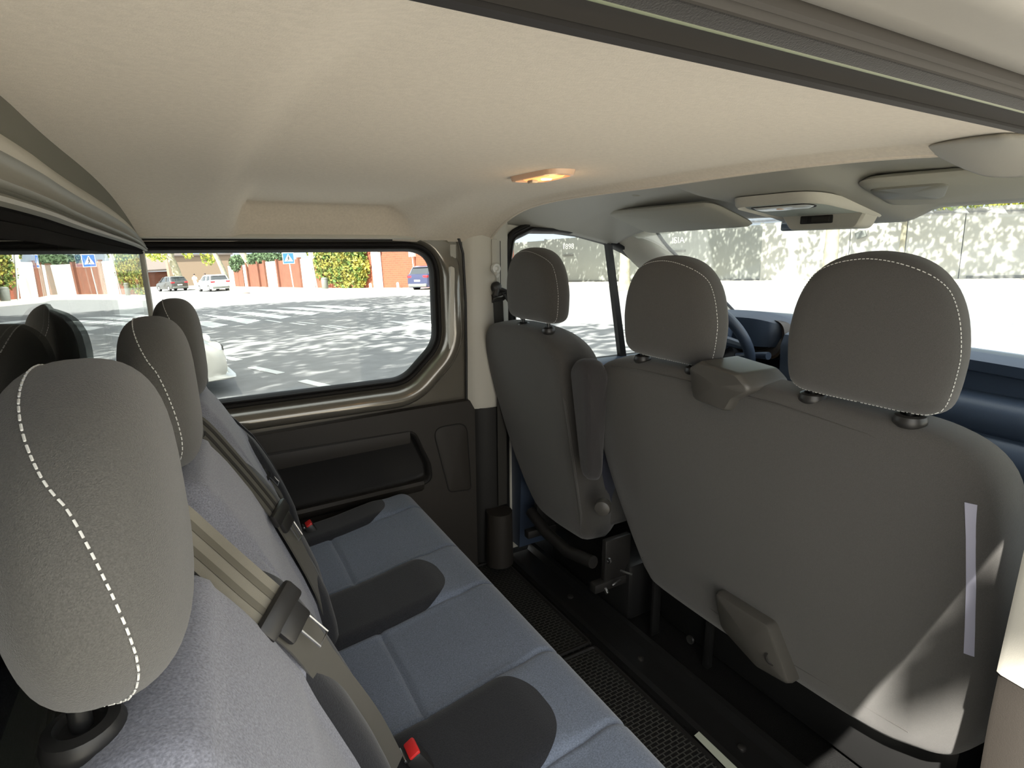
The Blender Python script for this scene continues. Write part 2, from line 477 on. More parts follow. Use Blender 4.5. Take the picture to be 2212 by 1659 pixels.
def holed(name, outer, holes, fmap, thick, material, parent=None, **kw):
    """flat plate with holes. 2D loops, fmap(u,v,w)->xyz, w in 0..thick"""
    bm = bmesh.new()
    loops = []
    for lp in [outer] + holes:
        vs = [bm.verts.new((p[0], p[1], 0)) for p in lp]
        es = [bm.edges.new((vs[i], vs[(i + 1) % len(vs)])) for i in range(len(vs))]
        loops.append(vs)
    bmesh.ops.triangle_fill(bm, use_beauty=True, use_dissolve=False, edges=bm.edges[:], normal=(0, 0, 1))
    bm.verts.index_update()
    base = [v.co.copy() for v in bm.verts]; n = len(base)
    fs = [tuple(v.index for v in f.verts) for f in bm.faces]
    lidx = [[v.index for v in lp] for lp in loops]
    bm.free()
    v = [Vector(fmap(p.x, p.y, 0)) for p in base] + [Vector(fmap(p.x, p.y, thick)) for p in base]
    f = fs[:] + [tuple(i + n for i in q)[::-1] for q in fs]
    for lp in lidx:
        for i in range(len(lp)):
            a, b = lp[i], lp[(i + 1) % len(lp)]
            f.append((a, b, b + n, a + n))
    return mesh(name, v, f, material, parent, **kw)

def grid(fn, us, vs):
    v = [Vector(fn(u, w)) for u in us for w in vs]; m = len(vs); f = []
    for i in range(len(us) - 1):
        for j in range(m - 1): f.append((i * m + j, i * m + j + 1, (i + 1) * m + j + 1, (i + 1) * m + j))
    return v, f

def lin(a, b, n): return [a + (b - a) * i / (n - 1) for i in range(n)]
def sstep(x, a, b):
    t = min(1, max(0, (x - a) / (b - a))); return t * t * (3 - 2 * t)
def interp(x, tab):
    if x <= tab[0][0]: return tab[0][1]
    for (a, fa), (b, fb) in zip(tab, tab[1:]):
        if x <= b: return fa + (fb - fa) * (x - a) / (b - a)
    return tab[-1][1]

# =====================================================================================
# VEHICLE SHELL
# =====================================================================================
def head_z(X, Y):
    a = abs(Y) / 0.8
    if Y > 0:
        pocket = sstep(X, 0.12, 0.165) * (1 - sstep(X, 0.54, 0.66))
        p = 3.2 + (5.2 - 3.2) * sstep(X, 0.6, 0.8)
        z0 = 1.312 - 0.106 * a ** p
        z1 = 1.312 - 0.012 * a ** 2 - 0.094 * sstep(a, 0.93, 1.0)
        z = z0 + (z1 - z0) * pocket
    else:
        z = 1.312 - 0.062 * a ** 4
    z += 0.007 * sstep(X, 0.075, 0.125) * (1 - a ** 4) - 0.004
    z -= 0.014 * sstep(X, 0.865, 0.90) * (1 - 0.3 * a)
    return z

# headliner over the rear seats
us = lin(-0.24, 0.905, 100); vs = [-0.715 + 0.015 * i for i in range(102)]; vs = [y for y in vs if y <= 0.801] + [0.81]
v, f = grid(lambda x, y: (x, y, head_z(x, y)), us, vs)
n0 = len(v)
v2 = [Vector((p.x, p.y, p.z + 0.012)) for p in v]
f2 = [tuple(i + n0 for i in q)[::-1] for q in f]
nu, nv = len(us), len(vs)
rim = []
for i in range(nu - 1):
    for j in (0, nv - 1): rim.append((i * nv + j, (i + 1) * nv + j, (i + 1) * nv + j + n0, i * nv + j + n0))
for j in range(nv - 1):
    for i in (0, nu - 1): rim.append((i * nv + j, i * nv + j + 1, i * nv + j + 1 + n0, i * nv + j + n0))
ceil = mesh('ceiling', v + v2, f + f2 + rim, M['headliner'])
tag(ceil, 'warm grey felt headliner stretched over the rear seats', kind='structure')
# folded, worn felt hem along the door opening, its paler colour painting in sunlight
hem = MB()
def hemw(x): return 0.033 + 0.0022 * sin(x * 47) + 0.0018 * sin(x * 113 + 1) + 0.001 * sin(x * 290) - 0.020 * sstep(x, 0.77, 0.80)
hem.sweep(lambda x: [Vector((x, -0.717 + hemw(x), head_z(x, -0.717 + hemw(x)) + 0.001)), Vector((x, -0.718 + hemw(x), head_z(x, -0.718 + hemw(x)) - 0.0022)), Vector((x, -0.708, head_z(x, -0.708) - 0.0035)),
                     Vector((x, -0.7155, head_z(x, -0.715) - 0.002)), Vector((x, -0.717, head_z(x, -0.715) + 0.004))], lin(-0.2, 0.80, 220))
o = hem.build('headliner_hem', M['felt_edge_sunlit'], ceil)
# front lip bead
lip = MB(); lip.tube([(0.905, y, head_z(0.905, y) + 0.003) for y in lin(-0.55, 0.78, 50)], 0.006, 8)
lip.build('headliner_lip', M['headliner'], ceil)

# cab roof lining
def cab_z(X, Y):
    a = abs(Y) / 0.82
    z = interp(X, [(0.85, 1.338), (1.0, 1.338), (1.25, 1.312), (1.5, 1.262), (1.6, 1.235)])
    z -= 0.085 * a ** 5
    # raised centre that carries the roof console
    z -= 0.028 * (1 - sstep(abs(Y + 0.05), 0.14, 0.22)) * sstep(X, 0.95, 1.15)
    return z
def wsx(Y): return 1.52 - 0.10 * (Y / 0.8) ** 2 * 0.5
us = lin(0, 1, 44); vs = lin(-0.82, 0.82, 90)
v, f = grid(lambda u, y: (0.86 + u * (wsx(y) - 0.86), y, cab_z(0.86 + u * (wsx(y) - 0.86), y)), us, vs)
cabc = mesh('ceiling_cab', v, f, M['trim_grey'])
cabc.name = 'ceiling.001'
tag(cabc, 'grey roof lining of the cab above the front seats', kind='structure')
so = cabc.modifiers.new('thickness', 'SOLIDIFY'); so.thickness = 0.01; so.offset = 1

# roof skin and outer shell
roof = MB()
roof.sweep(lambda x: [Vector((x, y, 1.40 - 0.10 * (abs(y) / 0.86) ** 4 - 0.10 * sstep(x, 1.1, 1.6))) for y in lin(-0.86, 0.86, 24)], lin(-2.3, 1.6, 30))
o = roof.build('roof', M['paint_grey']); tag(o, 'painted outer roof skin of the van', kind='structure')
so = o.modifiers.new('thickness', 'SOLIDIFY'); so.thickness = 0.01; so.offset = 1

# floor
fl = MB(); fl.box((0.05, 0, -0.03), (4.5, 1.70, 0.06))
o = fl.build('floor', M['carpet'], smooth=False); tag(o, 'black floor of the van', kind='structure')

# ---- left side wall with the big side window
GL = [(-0.16, 0.755), (0.590, 0.758), (0.706, 0.868), (0.706, 1.171), (-0.16, 1.171)]
glass_out = rounded_poly(GL, [0.02, 0.11, 0.10, 0.085, 0.02], 10)
def WL(u, v_, w): return (u, 0.80 + w, v_)
wall_outer = [Vector(p) for p in [(-2.3, 0.0), (0.985, 0.0), (0.985, 1.245), (0.82, 1.245), (-2.3, 1.245)]]
hole = offset_poly(glass_out, 0.086)
wl = holed('wall_left', wall_outer, [hole], lambda u, v_, w: (u, 0.806 + w, v_), 0.05, M['paint'])
tag(wl, 'taupe painted body side around the side window', kind='structure')
# pressed metal flange around the window: rolled profile from the wall to the glass
def ring(name, prof, material, parent, **kw):
    mb = MB(); n = len(glass_out)
    rings = []
    for d, w in prof:
        op = offset_poly(glass_out, d)
        rings.append([Vector((p.x, 0.80 + (w if w > 0 or name != 'window_flange' else w * (1 - sstep(p.y, 1.06, 1.17))), min(p.y, 1.206) if name == 'window_flange' else p.y)) for p in op])
    v = [q for r in rings for q in r]; f = []
    for i in range(len(rings) - 1):
        for k in range(n): f.append((i * n + k, i * n + (k + 1) % n, (i + 1) * n + (k + 1) % n, (i + 1) * n + k))
    return mb.add(v, f).build(name, material, parent, **kw)
ring('window_flange', [(0.092, 0.007), (0.091, -0.008), (0.086, -0.020), (0.076, -0.029), (0.063, -0.032), (0.051, -0.029), (0.042, -0.021), (0.036, -0.008), (0.031, 0.007), (0.027, 0.019), (0.020, 0.022)], M['paint'], wl, sharp=60)
win1 = ring('window_1', [(0.026, 0.020), (0.024, 0.011), (0.019, 0.007), (0.014, 0.010), (0.011, 0.016), (0.008, 0.012), (0.004, 0.012), (0.000, 0.019), (-0.004, 0.026), (-0.004, 0.034)], M['rubber'], None, sharp=60)
tag(win1, 'long side window in a black rubber gasket', kind='structure')
gp = offset_poly(glass_out, 0.006)
pillow('pane', gp, [(0.0, 0.0), (1.0, 0.0), (1.0, 0.004), (0.0, 0.004)], lambda u, v_, w: (u, 0.828 + w, v_), M['glass'], win1, smooth=False)

# header strip over the window (grey trim with dark channel under the headliner)
hd = MB()
hd.sweep(lambda x: [Vector((x, 0.80, 1.255)), Vector((x, 0.792, 1.222)), Vector((x, 0.783, 1.214)), Vector((x, 0.781, 1.208)), Vector((x, 0.787, 1.2045)), Vector((x, 0.81, 1.204))], lin(-0.15, 0.64, 30))
o = hd.build('trim_1', M['trim_light']); tag(o, 'pale trim edge running above the side window', kind='structure')
hd = MB(); hd.tube([(x, 0.795, 1.2025) for x in lin(-0.15, 0.57, 12)], 0.0035, 8)
o = hd.build('trim_2', M['rubber']); tag(o, 'thin black seal under the edge of the headliner', kind='structure')

# oval plug in the window pillar
pl = rounded_poly([(0.739, 0.842), (0.754, 0.842), (0.768, 1.115), (0.752, 1.122)], 0.007, 6)
o = pillow('pillar_plug', pl, [(0, -0.006), (0.6, -0.006), (0.9, -0.005), (1.0, -0.001), (1.0, 0.02)], lambda u, v_, w: (u, 0.776 + w, v_), M['trim_light'], None)
tag(o, 'long pale oval plug in the pillar behind the side window', 'plug')
# small metal mount bracket at the upper window corner
br_ = MB(); br_.box((0.775, 0.801, 1.165), (0.022, 0.008, 0.05), 0.003); br_.box((0.788, 0.801, 0.985), (0.014, 0.006, 0.05), 0.002)
br_.build('pillar_clip', M['trim_grey'], wl)

# lower trim panel with moulded armrest and pocket cover
pan = empty('side_trim_panel', (0.4, 0.79, 0), label='dark brown-grey plastic panel under the side window with a moulded armrest recess', cat='trim panel')
outer = [Vector(p) for p in [(-0.16, 0.02), (0.825, 0.02), (0.828, 0.628), (0.810, 0.662), (0.60, 0.660), (0.10, 0.650), (-0.16, 0.648)]]
rec = rounded_poly([(0.02, 0.375), (0.10, 0.360), (0.56, 0.383), (0.655, 0.40), (0.650, 0.46), (0.600, 0.584), (0.02, 0.59)], [0.03, 0.02, 0.05, 0.03, 0.03, 0.035, 0.03], 8)
holed('panel', outer, [rec], lambda u, v_, w: (u, 0.772 + w, v_), 0.035, M['trim_dark'], pan)
mb = MB(); n = len(rec); rings = []
for d, w in [(0.006, -0.003), (0.0, -0.006), (-0.006, -0.002), (-0.008, 0.010), (-0.012, 0.024), (-0.016, 0.028)]:
    rings.append([Vector((p.x, 0.772 + w, p.y)) for p in offset_poly(rec, d)])
v = [q for r in rings for q in r]; f = []
for i in range(len(rings) - 1):
    for k in range(n): f.append((i * n + k, i * n + (k + 1) % n, (i + 1) * n + (k + 1) % n, (i + 1) * n + k))
f.append(tuple((len(rings) - 1) * n + k for k in range(n)))
mb.add(v, f).build('recess', M['trim_darker'], pan, sharp=50)
ar = MB()
ar.sweep(lambda x: [Vector((x, 0.797, 0.385 + 0.02 * x)), Vector((x, 0.765, 0.400 + 0.02 * x)), Vector((x, 0.750, 0.400 + 0.02 * x)), Vector((x, 0.744, 0.390 + 0.02 * x)), Vector((x, 0.75, 0.372 + 0.02 * x)), Vector((x, 0.772, 0.355 + 0.02 * x)), Vector((x, 0.80, 0.35))], lin(0.05, 0.62, 12), closed=True)
ar.build('armrest', M['trim_dark'], pan)
up = MB()
up.sweep(lambda x: [Vector((x, 0.79, 0.589)), Vector((x, 0.766, 0.588)), Vector((x, 0.763, 0.572)), Vector((x, 0.768, 0.556 - 0.02 * (1 - x))), Vector((x, 0.80, 0.552))], lin(0.03, 0.585, 12), closed=True)
up.build('recess_brow', M['trim_dark'], pan)
po = rounded_poly([(0.720, 0.340), (0.806, 0.330), (0.795, 0.585), (0.668, 0.585)], [0.02, 0.015, 0.04, 0.035], 7)
mb = MB(); mb.tube([(p.x, 0.7712, p.y) for p in po], 0.0022, 6, closed=True)
gv = mb.build('pocket_cover_groove', M['trim_darker'], pan)
pillow('pocket_cover', offset_poly(po, -0.003), [(0, -0.002), (0.9, -0.002), (1, 0.0), (1, 0.004)], lambda u, v_, w: (u, 0.7715 + w, v_), M['trim_dark'], pan)

# body seal between side wall and B pillar
sl = MB(); sl.tube([(0.806, 0.793, 0.655), (0.810, 0.793, 0.80), (0.813, 0.793, 1.0), (0.808, 0.793, 1.16), (0.796, 0.795, 1.205), (0.775, 0.797, 1.222)], 0.0045, 8)
o = sl.build('trim_3', M['rubber']); tag(o, 'black seal down the edge of the middle pillar', kind='structure')

# ---- left B pillar
bp_ = empty('pillar_trim', (0.9, 0.79, 0), label='pale plastic trim on the left middle pillar behind the driver seat', cat='pillar trim')
def pil(x0, x1, z0, z1, bulge, material, name, parent, side=1, base=0.806):
    mb = MB()
    def sec(z):
        xs = lin(0, 1, 13); pts = []
        for t in xs:
            w = sin(pi * t) ** 0.55 if 0 < t < 1 else 0
            pts.append(Vector((x0(z) + (x1(z) - x0(z)) * t, side * (base - bulge * w), z)))
        return pts
    mb.sweep(sec, lin(z0, z1, 24)); return mb.build(name, material, parent)
pil(lambda z: 0.812, lambda z: 0.985, 0.625, 1.285, 0.034, M['trim_light'], 'upper_cover', bp_)
pil(lambda z: 0.825, lambda z: 0.985, 0.02, 0.626, 0.040, M['trim_darker'], 'lower_cover', bp_)
# belt height adjuster slot
mb = MB(); mb.box((0.913, 0.7695, 1.16), (0.022, 0.006, 0.09), 0.002); mb.box((0.92, 0.7685, 1.07), (0.003, 0.004, 0.09))
mb.build('adjuster_cover', M['trim_light'], bp_)
mb = MB(); mb.tube([(0.934, 0.7665, 1.20), (0.9335, 0.7665, 1.05)], 0.0012, 6); mb.build('adjuster_groove', M['trim_darker'], bp_)
# coat hook
hk = MB()
hk.lathe((0.914, 0.768, 1.110), (0, -1, 0), [(0.0, 0), (0.017, 0), (0.018, 0.006), (0.015, 0.012), (0.009, 0.012), (0.006, 0.005), (0.0, 0.004)], 20)
hk.tube([(0.912, 0.764, 1.098), (0.912, 0.748, 1.086), (0.914, 0.745, 1.093)], [0.008, 0.007, 0.005], 8)
o = hk.build('coat_hook', M['white'], None); tag(o, 'small round white coat hook on the pale left pillar', 'coat hook')
# driver belt
db = empty('seat_belt', (0.915, 0.76, 1.04), label='driver seat belt hanging from a black anchor on the pale left pillar', cat='seat belt', group='front seat belts')
a = MB()
a.lathe((0.913, 0.765, 1.047), (0, -1, 0), [(0.0, 0), (0.019, 0), (0.02, 0.008), (0.014, 0.016), (0.006, 0.018), (0, 0.018)], 20)
a.tube([(0.897, 0.757, 1.018), (0.925, 0.752, 1.025), (0.957, 0.750, 1.033), (0.960, 0.750, 1.022), (0.930, 0.750, 1.008), (0.895, 0.755, 1.003)], 0.007, 8, closed=True)
a.tube([(0.913, 0.757, 1.045), (0.905, 0.755, 1.02)], 0.011, 8)
a.tube([(0.925, 0.757, 1.04), (0.95, 0.752, 1.03)], 0.009, 8)
a.build('anchor', M['plastic_blk'], db)
def ribbon(path, widths, mat_, name, parent, t=0.0016):
    """path: list of (point, width direction)"""
    mb = MB(); v = []
    for i, (p, wd) in enumerate(path):
        p = Vector(p); wd = Vector(wd).normalized(); h = widths / 2
        q = path[min(i + 1, len(path) - 1)][0]; r = path[max(i - 1, 0)][0]
        tg = (Vector(q) - Vector(r)).normalized(); nn = tg.cross(wd).normalized() * t
        v += [p - wd * h - nn, p + wd * h - nn, p + wd * h + nn, p - wd * h + nn]
    f = []
    for i in range(len(path) - 1):
        for k in range(4): f.append((i * 4 + k, i * 4 + (k + 1) % 4, (i + 1) * 4 + (k + 1) % 4, (i + 1) * 4 + k))
    f.append((0, 1, 2, 3)); m = (len(path) - 1) * 4; f.append((m, m + 1, m + 2, m + 3))
    mb.add(v, f); return mb.build(name, mat_, parent, sharp=30)
ribbon([((0.915, 0.752, 1.014), (1, 0, 0)), ((0.917, 0.752, 0.95), (1, 0, 0)), ((0.925, 0.753, 0.80), (1, 0, 0)), ((0.925, 0.755, 0.25), (1, 0, 0))], 0.036, M['webbing_blk'], 'webbing', db)
ribbon([((0.94, 0.742, 1.02), (1, 0, -.6)), ((0.965, 0.72, 0.97), (1, 0, -.7)), ((0.985, 0.69, 0.93), (1, 0, -.8)), ((1.05, 0.62, 0.86), (1, .2, -.8))], 0.038, M['webbing_blk'], 'shoulder_webbing', db)

# ---- partition behind the rear seats
def px_(Y): return -0.085 - 0.042 * (1 - ((Y - 0.0) / 0.8) ** 2) if Y > -0.2 else -0.085 - 0.042 * (1 - 0.0625)
def roof_at(Y): return head_z(-0.10, max(Y, -0.71))
part = empty('wall_rear', (-0.14, 0, 0), kind='structure', label='grey load partition with a glass window behind the rear bench')
YS = lin(-0.80, 0.808, 70)
def band(name, pts, material):
    """pts: list of (dx, fraction between glass top (0) and roof (1))"""
    mb = MB()
    def sec(Y):
        zt = roof_at(Y) + 0.012; zb = 1.166 + 0.016 * sstep(-Y, -0.8, 0.4); xb = px_(Y)
        k = (zt - zb) / 0.145
        return [Vector((xb + dx * min(1, k + .25), Y, zb + (zt - zb) * fr)) for dx, fr in pts]
    mb.sweep(sec, YS); return mb.build(name, material, part, sharp=60)
band('upper_band', [(0.0, 1.05), (0.001, 1.0), (0.002, 0.80), (0.004, 0.62)], M['part_dark'])
band('light_band', [(0.004, 0.62), (0.010, 0.60), (0.016, 0.52), (0.018, 0.46)], M['trim_light'])
band('middle_band', [(0.018, 0.46), (0.013, 0.44), (0.012, 0.40), (0.015, 0.34), (0.022, 0.30), (0.024, 0.28), (0.022, 0.265), (0.014, 0.26)], M['part_grey'])
band('window_lip', [(0.014, 0.26), (0.010, 0.245), (0.010, 0.235), (0.018, 0.225), (0.022, 0.20), (0.021, 0.175), (0.012, 0.165)], M['part_grey'])
band('window_rubber', [(0.012, 0.165), (0.006, 0.16), (0.005, 0.10), (0.008, 0.09), (0.007, 0.05), (0.003, 0.0), (0.0, 0.0)], M['rubber_dull'])
mb = MB(); mb.sweep(lambda Y: [Vector((px_(Y) + dx, Y, z)) for dx, z in ((0.0, 0.80), (0.0, 1.19), (-0.004, 1.19), (-0.004, 0.80))], lin(-0.79, 0.790, 70), closed=True)
win2 = mb.build('window_2', M['glass_part']); tag(win2, 'wide reflecting glass in the partition behind the rear headrests', kind='structure')
mb = MB(); mb.sweep(lambda z: [Vector((px_(0.8) + a, 0.792 + b, z)) for a, b in ((0.004, -0.004), (0.006, 0.002), (0.006, 0.014), (-0.006, 0.014), (-0.006, -0.002))], lin(0.78, 1.20, 20), closed=True)
mb.build('edge_strip', M['trim_light'], part)
mb = MB(); mb.sweep(lambda Y: [Vector((px_(Y) - 0.03 + dx, Y, z)) for dx, z in ((0.012, 0.0), (0.012, 0.60), (0.02, 0.76), (0.034, 0.82), (0.028, 0.83), (0.0, 0.83), (-0.01, 0.0))], YS, closed=True)
mb.build('lower_panel', M['part_dark'], part)
# load space behind the partition
mb = MB(); mb.box((-1.25, 0.79, 0.65), (2.0, 0.02, 1.3)); o = mb.build('trim_4', M['trim_darker'], smooth=False); tag(o, 'dark lining of the load space, left side', kind='structure')
mb = MB(); mb.box((-1.25, -0.79, 0.65), (2.0, 0.02, 1.3)); o = mb.build('trim_5', M['trim_darker'], smooth=False); tag(o, 'dark lining of the load space, right side', kind='structure')
mb = MB(); mb.box((-1.27, 0, 1.33), (2.05, 1.62, 0.01)); o = mb.build('trim_6', M['trim_darker'], smooth=False); tag(o, 'dark lining under the load space roof', kind='structure')
mb = MB(); mb.box((-2.29, 0, 0.66), (0.04, 1.66, 1.42)); o = mb.build('wall_back', M['trim_darker'], smooth=False); tag(o, 'closed rear doors of the load space', kind='structure')
mb = MB(); mb.box((-1.22, -0.83, 0.66), (2.1, 0.05, 1.30)); o = mb.build('wall_right', M['paint_grey'], smooth=False); tag(o, 'right body side of the load space', kind='structure')

# ---- right door opening: header rail with seals
hr = empty('door_header', (0.4, -0.76, 1.26), label='grey metal door header with black rubber seals along the upper right edge', cat='door header')
XS = lin(-0.35, 0.98, 40)
def xs_sweep(name, pts, material, wob=0.0, XX=XS, **kw):
    mb = MB(); mb.sweep(lambda x: [Vector((x, y, z + wob * sin(x * 9))) for y, z in pts], XX); return mb.build(name, material, hr, **kw)
xs_sweep('edge_bead', [(-0.714, 1.2660), (-0.716, 1.2608), (-0.7195, 1.2592), (-0.7225, 1.2610), (-0.7228, 1.2660)], M['rubber'])
xs_sweep('inner_seal', [(-0.7228, 1.2660), (-0.7238, 1.2628), (-0.735, 1.2624), (-0.746, 1.2612), (-0.7493, 1.2600), (-0.7503, 1.2602)], M['rubber_flat'])
xs_sweep('seal_highlight', [(-0.7494, 1.2603), (-0.7498, 1.2597), (-0.7503, 1.2596), (-0.7508, 1.2600), (-0.7510, 1.2605)], M['seal_highlight'])
xs_sweep('flocked_seal', [(-0.7510, 1.2605), (-0.753, 1.2608), (-0.756, 1.2622), (-0.759, 1.2630), (-0.7605, 1.2660)], M['rubber_matte'])
xs_sweep('outer_seal', [(-0.7605, 1.2680), (-0.7610, 1.2632), (-0.7622, 1.2620), (-0.7636, 1.2624), (-0.7648, 1.2642), (-0.7660, 1.2650), (-0.7672, 1.2644), (-0.7690, 1.2660), (-0.770, 1.2740)], M['rubber_flat'])
xs_sweep('header_rail', [(-0.770, 1.2760), (-0.7710, 1.2700), (-0.776, 1.2680), (-0.786, 1.2680), (-0.796, 1.2702), (-0.802, 1.2698), (-0.812, 1.2720), (-0.822, 1.2780), (-0.838, 1.2920), (-0.86, 1.3140), (-0.865, 1.3340)], M['paint_grey'])
xs_sweep('header_core', [(-0.70, 1.275), (-0.80, 1.275), (-0.86, 1.315), (-0.86, 1.34), (-0.70, 1.34)], M['steel_dark'])

# ---- right B pillar with belt cover
rp_ = empty('pillar_trim', (0.9, -0.74, 0), label='pale plastic trim on the right middle pillar at the edge of the door opening', cat='pillar trim')
def rsec(z):
    y0 = -0.705 - 0.012 * sstep(z, 0.6, 0.2) ; 
    return [Vector((0.872, y0, z)), Vector((0.868, y0 - 0.006, z)), Vector((0.862, y0 - 0.05, z)), Vector((0.87, -0.80, z)), Vector((0.90, -0.83, z)), Vector((0.985, -0.83, z)), Vector((0.985, y0 - 0.01, z)), Vector((0.97, y0, z))]
mb = MB(); mb.sweep(rsec, lin(0.622, 1.265, 20), closed=True); mb.build('upper_cover', M['trim_light'], rp_)
mb = MB(); mb.sweep(lambda z: [p + Vector((0.002, -0.002 if i < 3 else 0, 0)) for i, p in enumerate(rsec(z))], lin(0.02, 0.624, 20), closed=True); mb.build('lower_cover', M['trim_dark'], rp_)
# bulged cover at the top of that pillar, merging into the headliner
def cov(u, w):
    y = -0.50 - 0.24 * u                     # from the roof towards the door opening
    x = 0.903 - 0.15 * w * min(1, (u * 1.6) ** 0.9)
    dip = 0.026 * sin(pi * min(1, u * 1.25)) ** 1.2 * (1 - w) ** 0.8 + 0.004 * u
    z = head_z(min(x, 0.86), y) - 0.002 - dip - 0.010 * (1 - w) * min(1, u * 3)
    return (x, y, z)
v, f = grid(cov, lin(0, 1, 30), lin(0, 1, 16))
o = mesh('top_cover', v, f, M['trim_light'], rp_); so = o.modifiers.new('thickness', 'SOLIDIFY'); so.thickness = 0.004; so.offset = 1

# =====================================================================================
# FRONT DOORS, WINDSHIELD, DASHBOARD
# =====================================================================================
dw = [(1.02, 0.735), (1.02, 0.95), (1.005, 1.14), (1.015, 1.205), (1.09, 1.236), (1.20, 1.236), (1.30, 1.226), (1.43, 1.199), (1.53, 1.163), (1.64, 1.105), (1.76, 1.030), (2.0, 0.86), (2.10, 0.78), (2.08, 0.735)]
dwin = [Vector(p) for p in dw]
dwin = rounded_poly(dw, [0.03, 0.0, 0.02, 0.03, 0.03, 0, 0, 0, 0, 0, 0, 0, 0.02, 0.02], 5)
def door(name, label, side, fab):
    d = empty(name, (1.5, side * 0.82, 0), kind='structure', label=label)
    fm = lambda y: (lambda u, v_, w: (u, side * (y + w), v_))
    outer = [Vector(p) for p in [(0.985, 0.02), (2.28, 0.02), (2.28, 0.76), (2.10, 0.86), (1.80, 1.055), (1.58, 1.19), (1.40, 1.262), (1.25, 1.275), (0.985, 1.275)]]
    holed('door_frame', outer, [offset_poly(dwin, 0.020)], fm(0.815), 0.05, M['trim_light'], d)
    n = len(dwin); rings = []
    for dd, w in [(0.036, -0.002), (0.032, -0.010), (0.024, -0.012), (0.019, -0.004), (0.013, -0.004), (0.008, -0.010), (0.0, -0.003), (-0.006, 0.012), (-0.010, 0.030)]:
        rings.append([Vector((p.x, side * (0.812 + w), p.y)) for p in offset_poly(dwin, dd)])
    v = [q for r in rings for q in r]; f = []
    for i in range(len(rings) - 1):
        for k in range(n): f.append((i * n + k, i * n + (k + 1) % n, (i + 1) * n + (k + 1) % n, (i + 1) * n + k))
    MB().add(v, f).build('window_seal', M['rubber'], d, sharp=60)
    mb = MB()
    mb.sweep(lambda t: [Vector((1.432 + 0.09 * t + a, side * (0.825 + b), 1.195 - 0.462 * t)) for a, b in ((0, -0.010), (0.022 + 0.008 * t, -0.010), (0.024 + 0.008 * t, 0.01), (-0.002, 0.01))], lin(0, 1, 10), closed=True)
    mb.build('quarter_bar', M['rubber'], d)
    pillow('pane', offset_poly(dwin, 0.004), [(0.0, 0.0), (1.0, 0.0), (1.0, 0.004), (0.0, 0.004)], fm(0.838), M['glass'], d, smooth=False)
    mb = MB()
    mb.sweep(lambda x: [Vector((x, side * y, z)) for y, z in ((0.83, 0.742), (0.77, 0.738), (0.745, 0.722), (0.735, 0.69), (0.738, 0.50), (0.70, 0.44), (0.70, 0.40), (0.745, 0.36), (0.76, 0.05), (0.83, 0.05))], lin(1.0, 2.2, 16), closed=True)
    mb.build('door_panel', M['dash'], d)
    mb = MB(); mb.box((1.72, side * 0.725, 0.60), (0.12, 0.012, 0.035), 0.005); mb.build('door_handle', M['plastic_chr'], d)
    return d
door('door_1', 'left front door with a curved window beside the driver seat', 1, M['dash'])
door('door_2', 'right front door beside the passenger bench', -1, M['dash'])

# windshield
def ws(u, y):
    """u: 0 top .. 1 bottom"""
    c = (y / 0.8) ** 2
    return Vector((wsx(y) - 0.01 + u * (0.80 - 0.12 * c), y, 1.262 - 0.03 * c * (1 - u) - 0.40 * u - 0.02 * sin(pi * u) * -1))
v, f = grid(ws, lin(0, 1, 14), lin(-0.80, 0.80, 24))
o = mesh('window_3', v, f, M['glass']); tag(o, 'windshield of the van', kind='structure')
so = o.modifiers.new('thickness', 'SOLIDIFY'); so.thickness = 0.004
for side in (1, -1):
    mb = MB()
    path = [(1.46, 0.735, 1.262), (1.53, 0.745, 1.232), (1.62, 0.75, 1.155), (1.78, 0.765, 1.06), (2.0, 0.785, 0.93), (2.2, 0.80, 0.80)]
    pp = catmull(path, 5, closed=False)
    def sec(i):
        p = pp[int(i)]
        return [Vector((p.x + a, side * (p.y + b), p.z + c)) for a, b, c in ((-0.055, 0.07, -0.035), (-0.03, 0.015, -0.02), (0.0, -0.015, 0.0), (0.035, -0.02, 0.022), (0.05, 0.0, 0.035), (0.05, 0.07, 0.035))]
    mb.sweep(sec, list(range(len(pp))), closed=True)
    o = mb.build('trim_%d' % (7 if side > 0 else 8), M['trim_light']); tag(o, 'pale windshield pillar trim on the %s' % ('left' if side > 0 else 'right'), kind='structure')
    mb = MB(); mb.tube([(p.x + 0.04, side * (p.y - 0.022), p.z + 0.026) for p in pp], 0.006, 8)
    o = mb.build('trim_%d' % (9 if side > 0 else 10), M['rubber']); tag(o, 'black windshield seal on the %s' % ('left' if side > 0 else 'right'), kind='structure')

# dashboard
dash = empty('dashboard', (1.9, 0, 0.6), label='dark dashboard tinted with reflected sky blue across the cab below the windshield', cat='dashboard')
def dsec(Y):
    hood = exp(-((Y - 0.42) / 0.20) ** 4)
    c = (Y / 0.8) ** 2
    xb = 1.86 - 0.16 * hood - 0.05 * c
    zt = 0.875 - 0.03 * c
    return [Vector((2.28, Y, 0.83)), Vector((2.12, Y, 0.855 - 0.02 * c)), Vector((1.98, Y, zt + 0.01 + 0.05 * hood)), Vector((xb + 0.04, Y, zt + 0.012 + 0.075 * hood)), Vector((xb, Y, zt - 0.005 + 0.07 * hood)),
            Vector((xb + 0.01, Y, zt - 0.035 - 0.0 * hood)), Vector((xb + 0.045 + 0.08 * hood, Y, zt - 0.045)), Vector((xb + 0.05 + 0.08 * hood, Y, 0.775)), Vector((xb - 0.01, Y, 0.765)), Vector((xb - 0.03, Y, 0.74)),
            Vector((xb - 0.03, Y, 0.69)), Vector((xb - 0.015, Y, 0.675)), Vector((xb - 0.05, Y, 0.655)), Vector((xb - 0.06, Y, 0.60)), Vector((xb, Y, 0.45)), Vector((xb + 0.15, Y, 0.25)), Vector((2.28, Y, 0.2))]
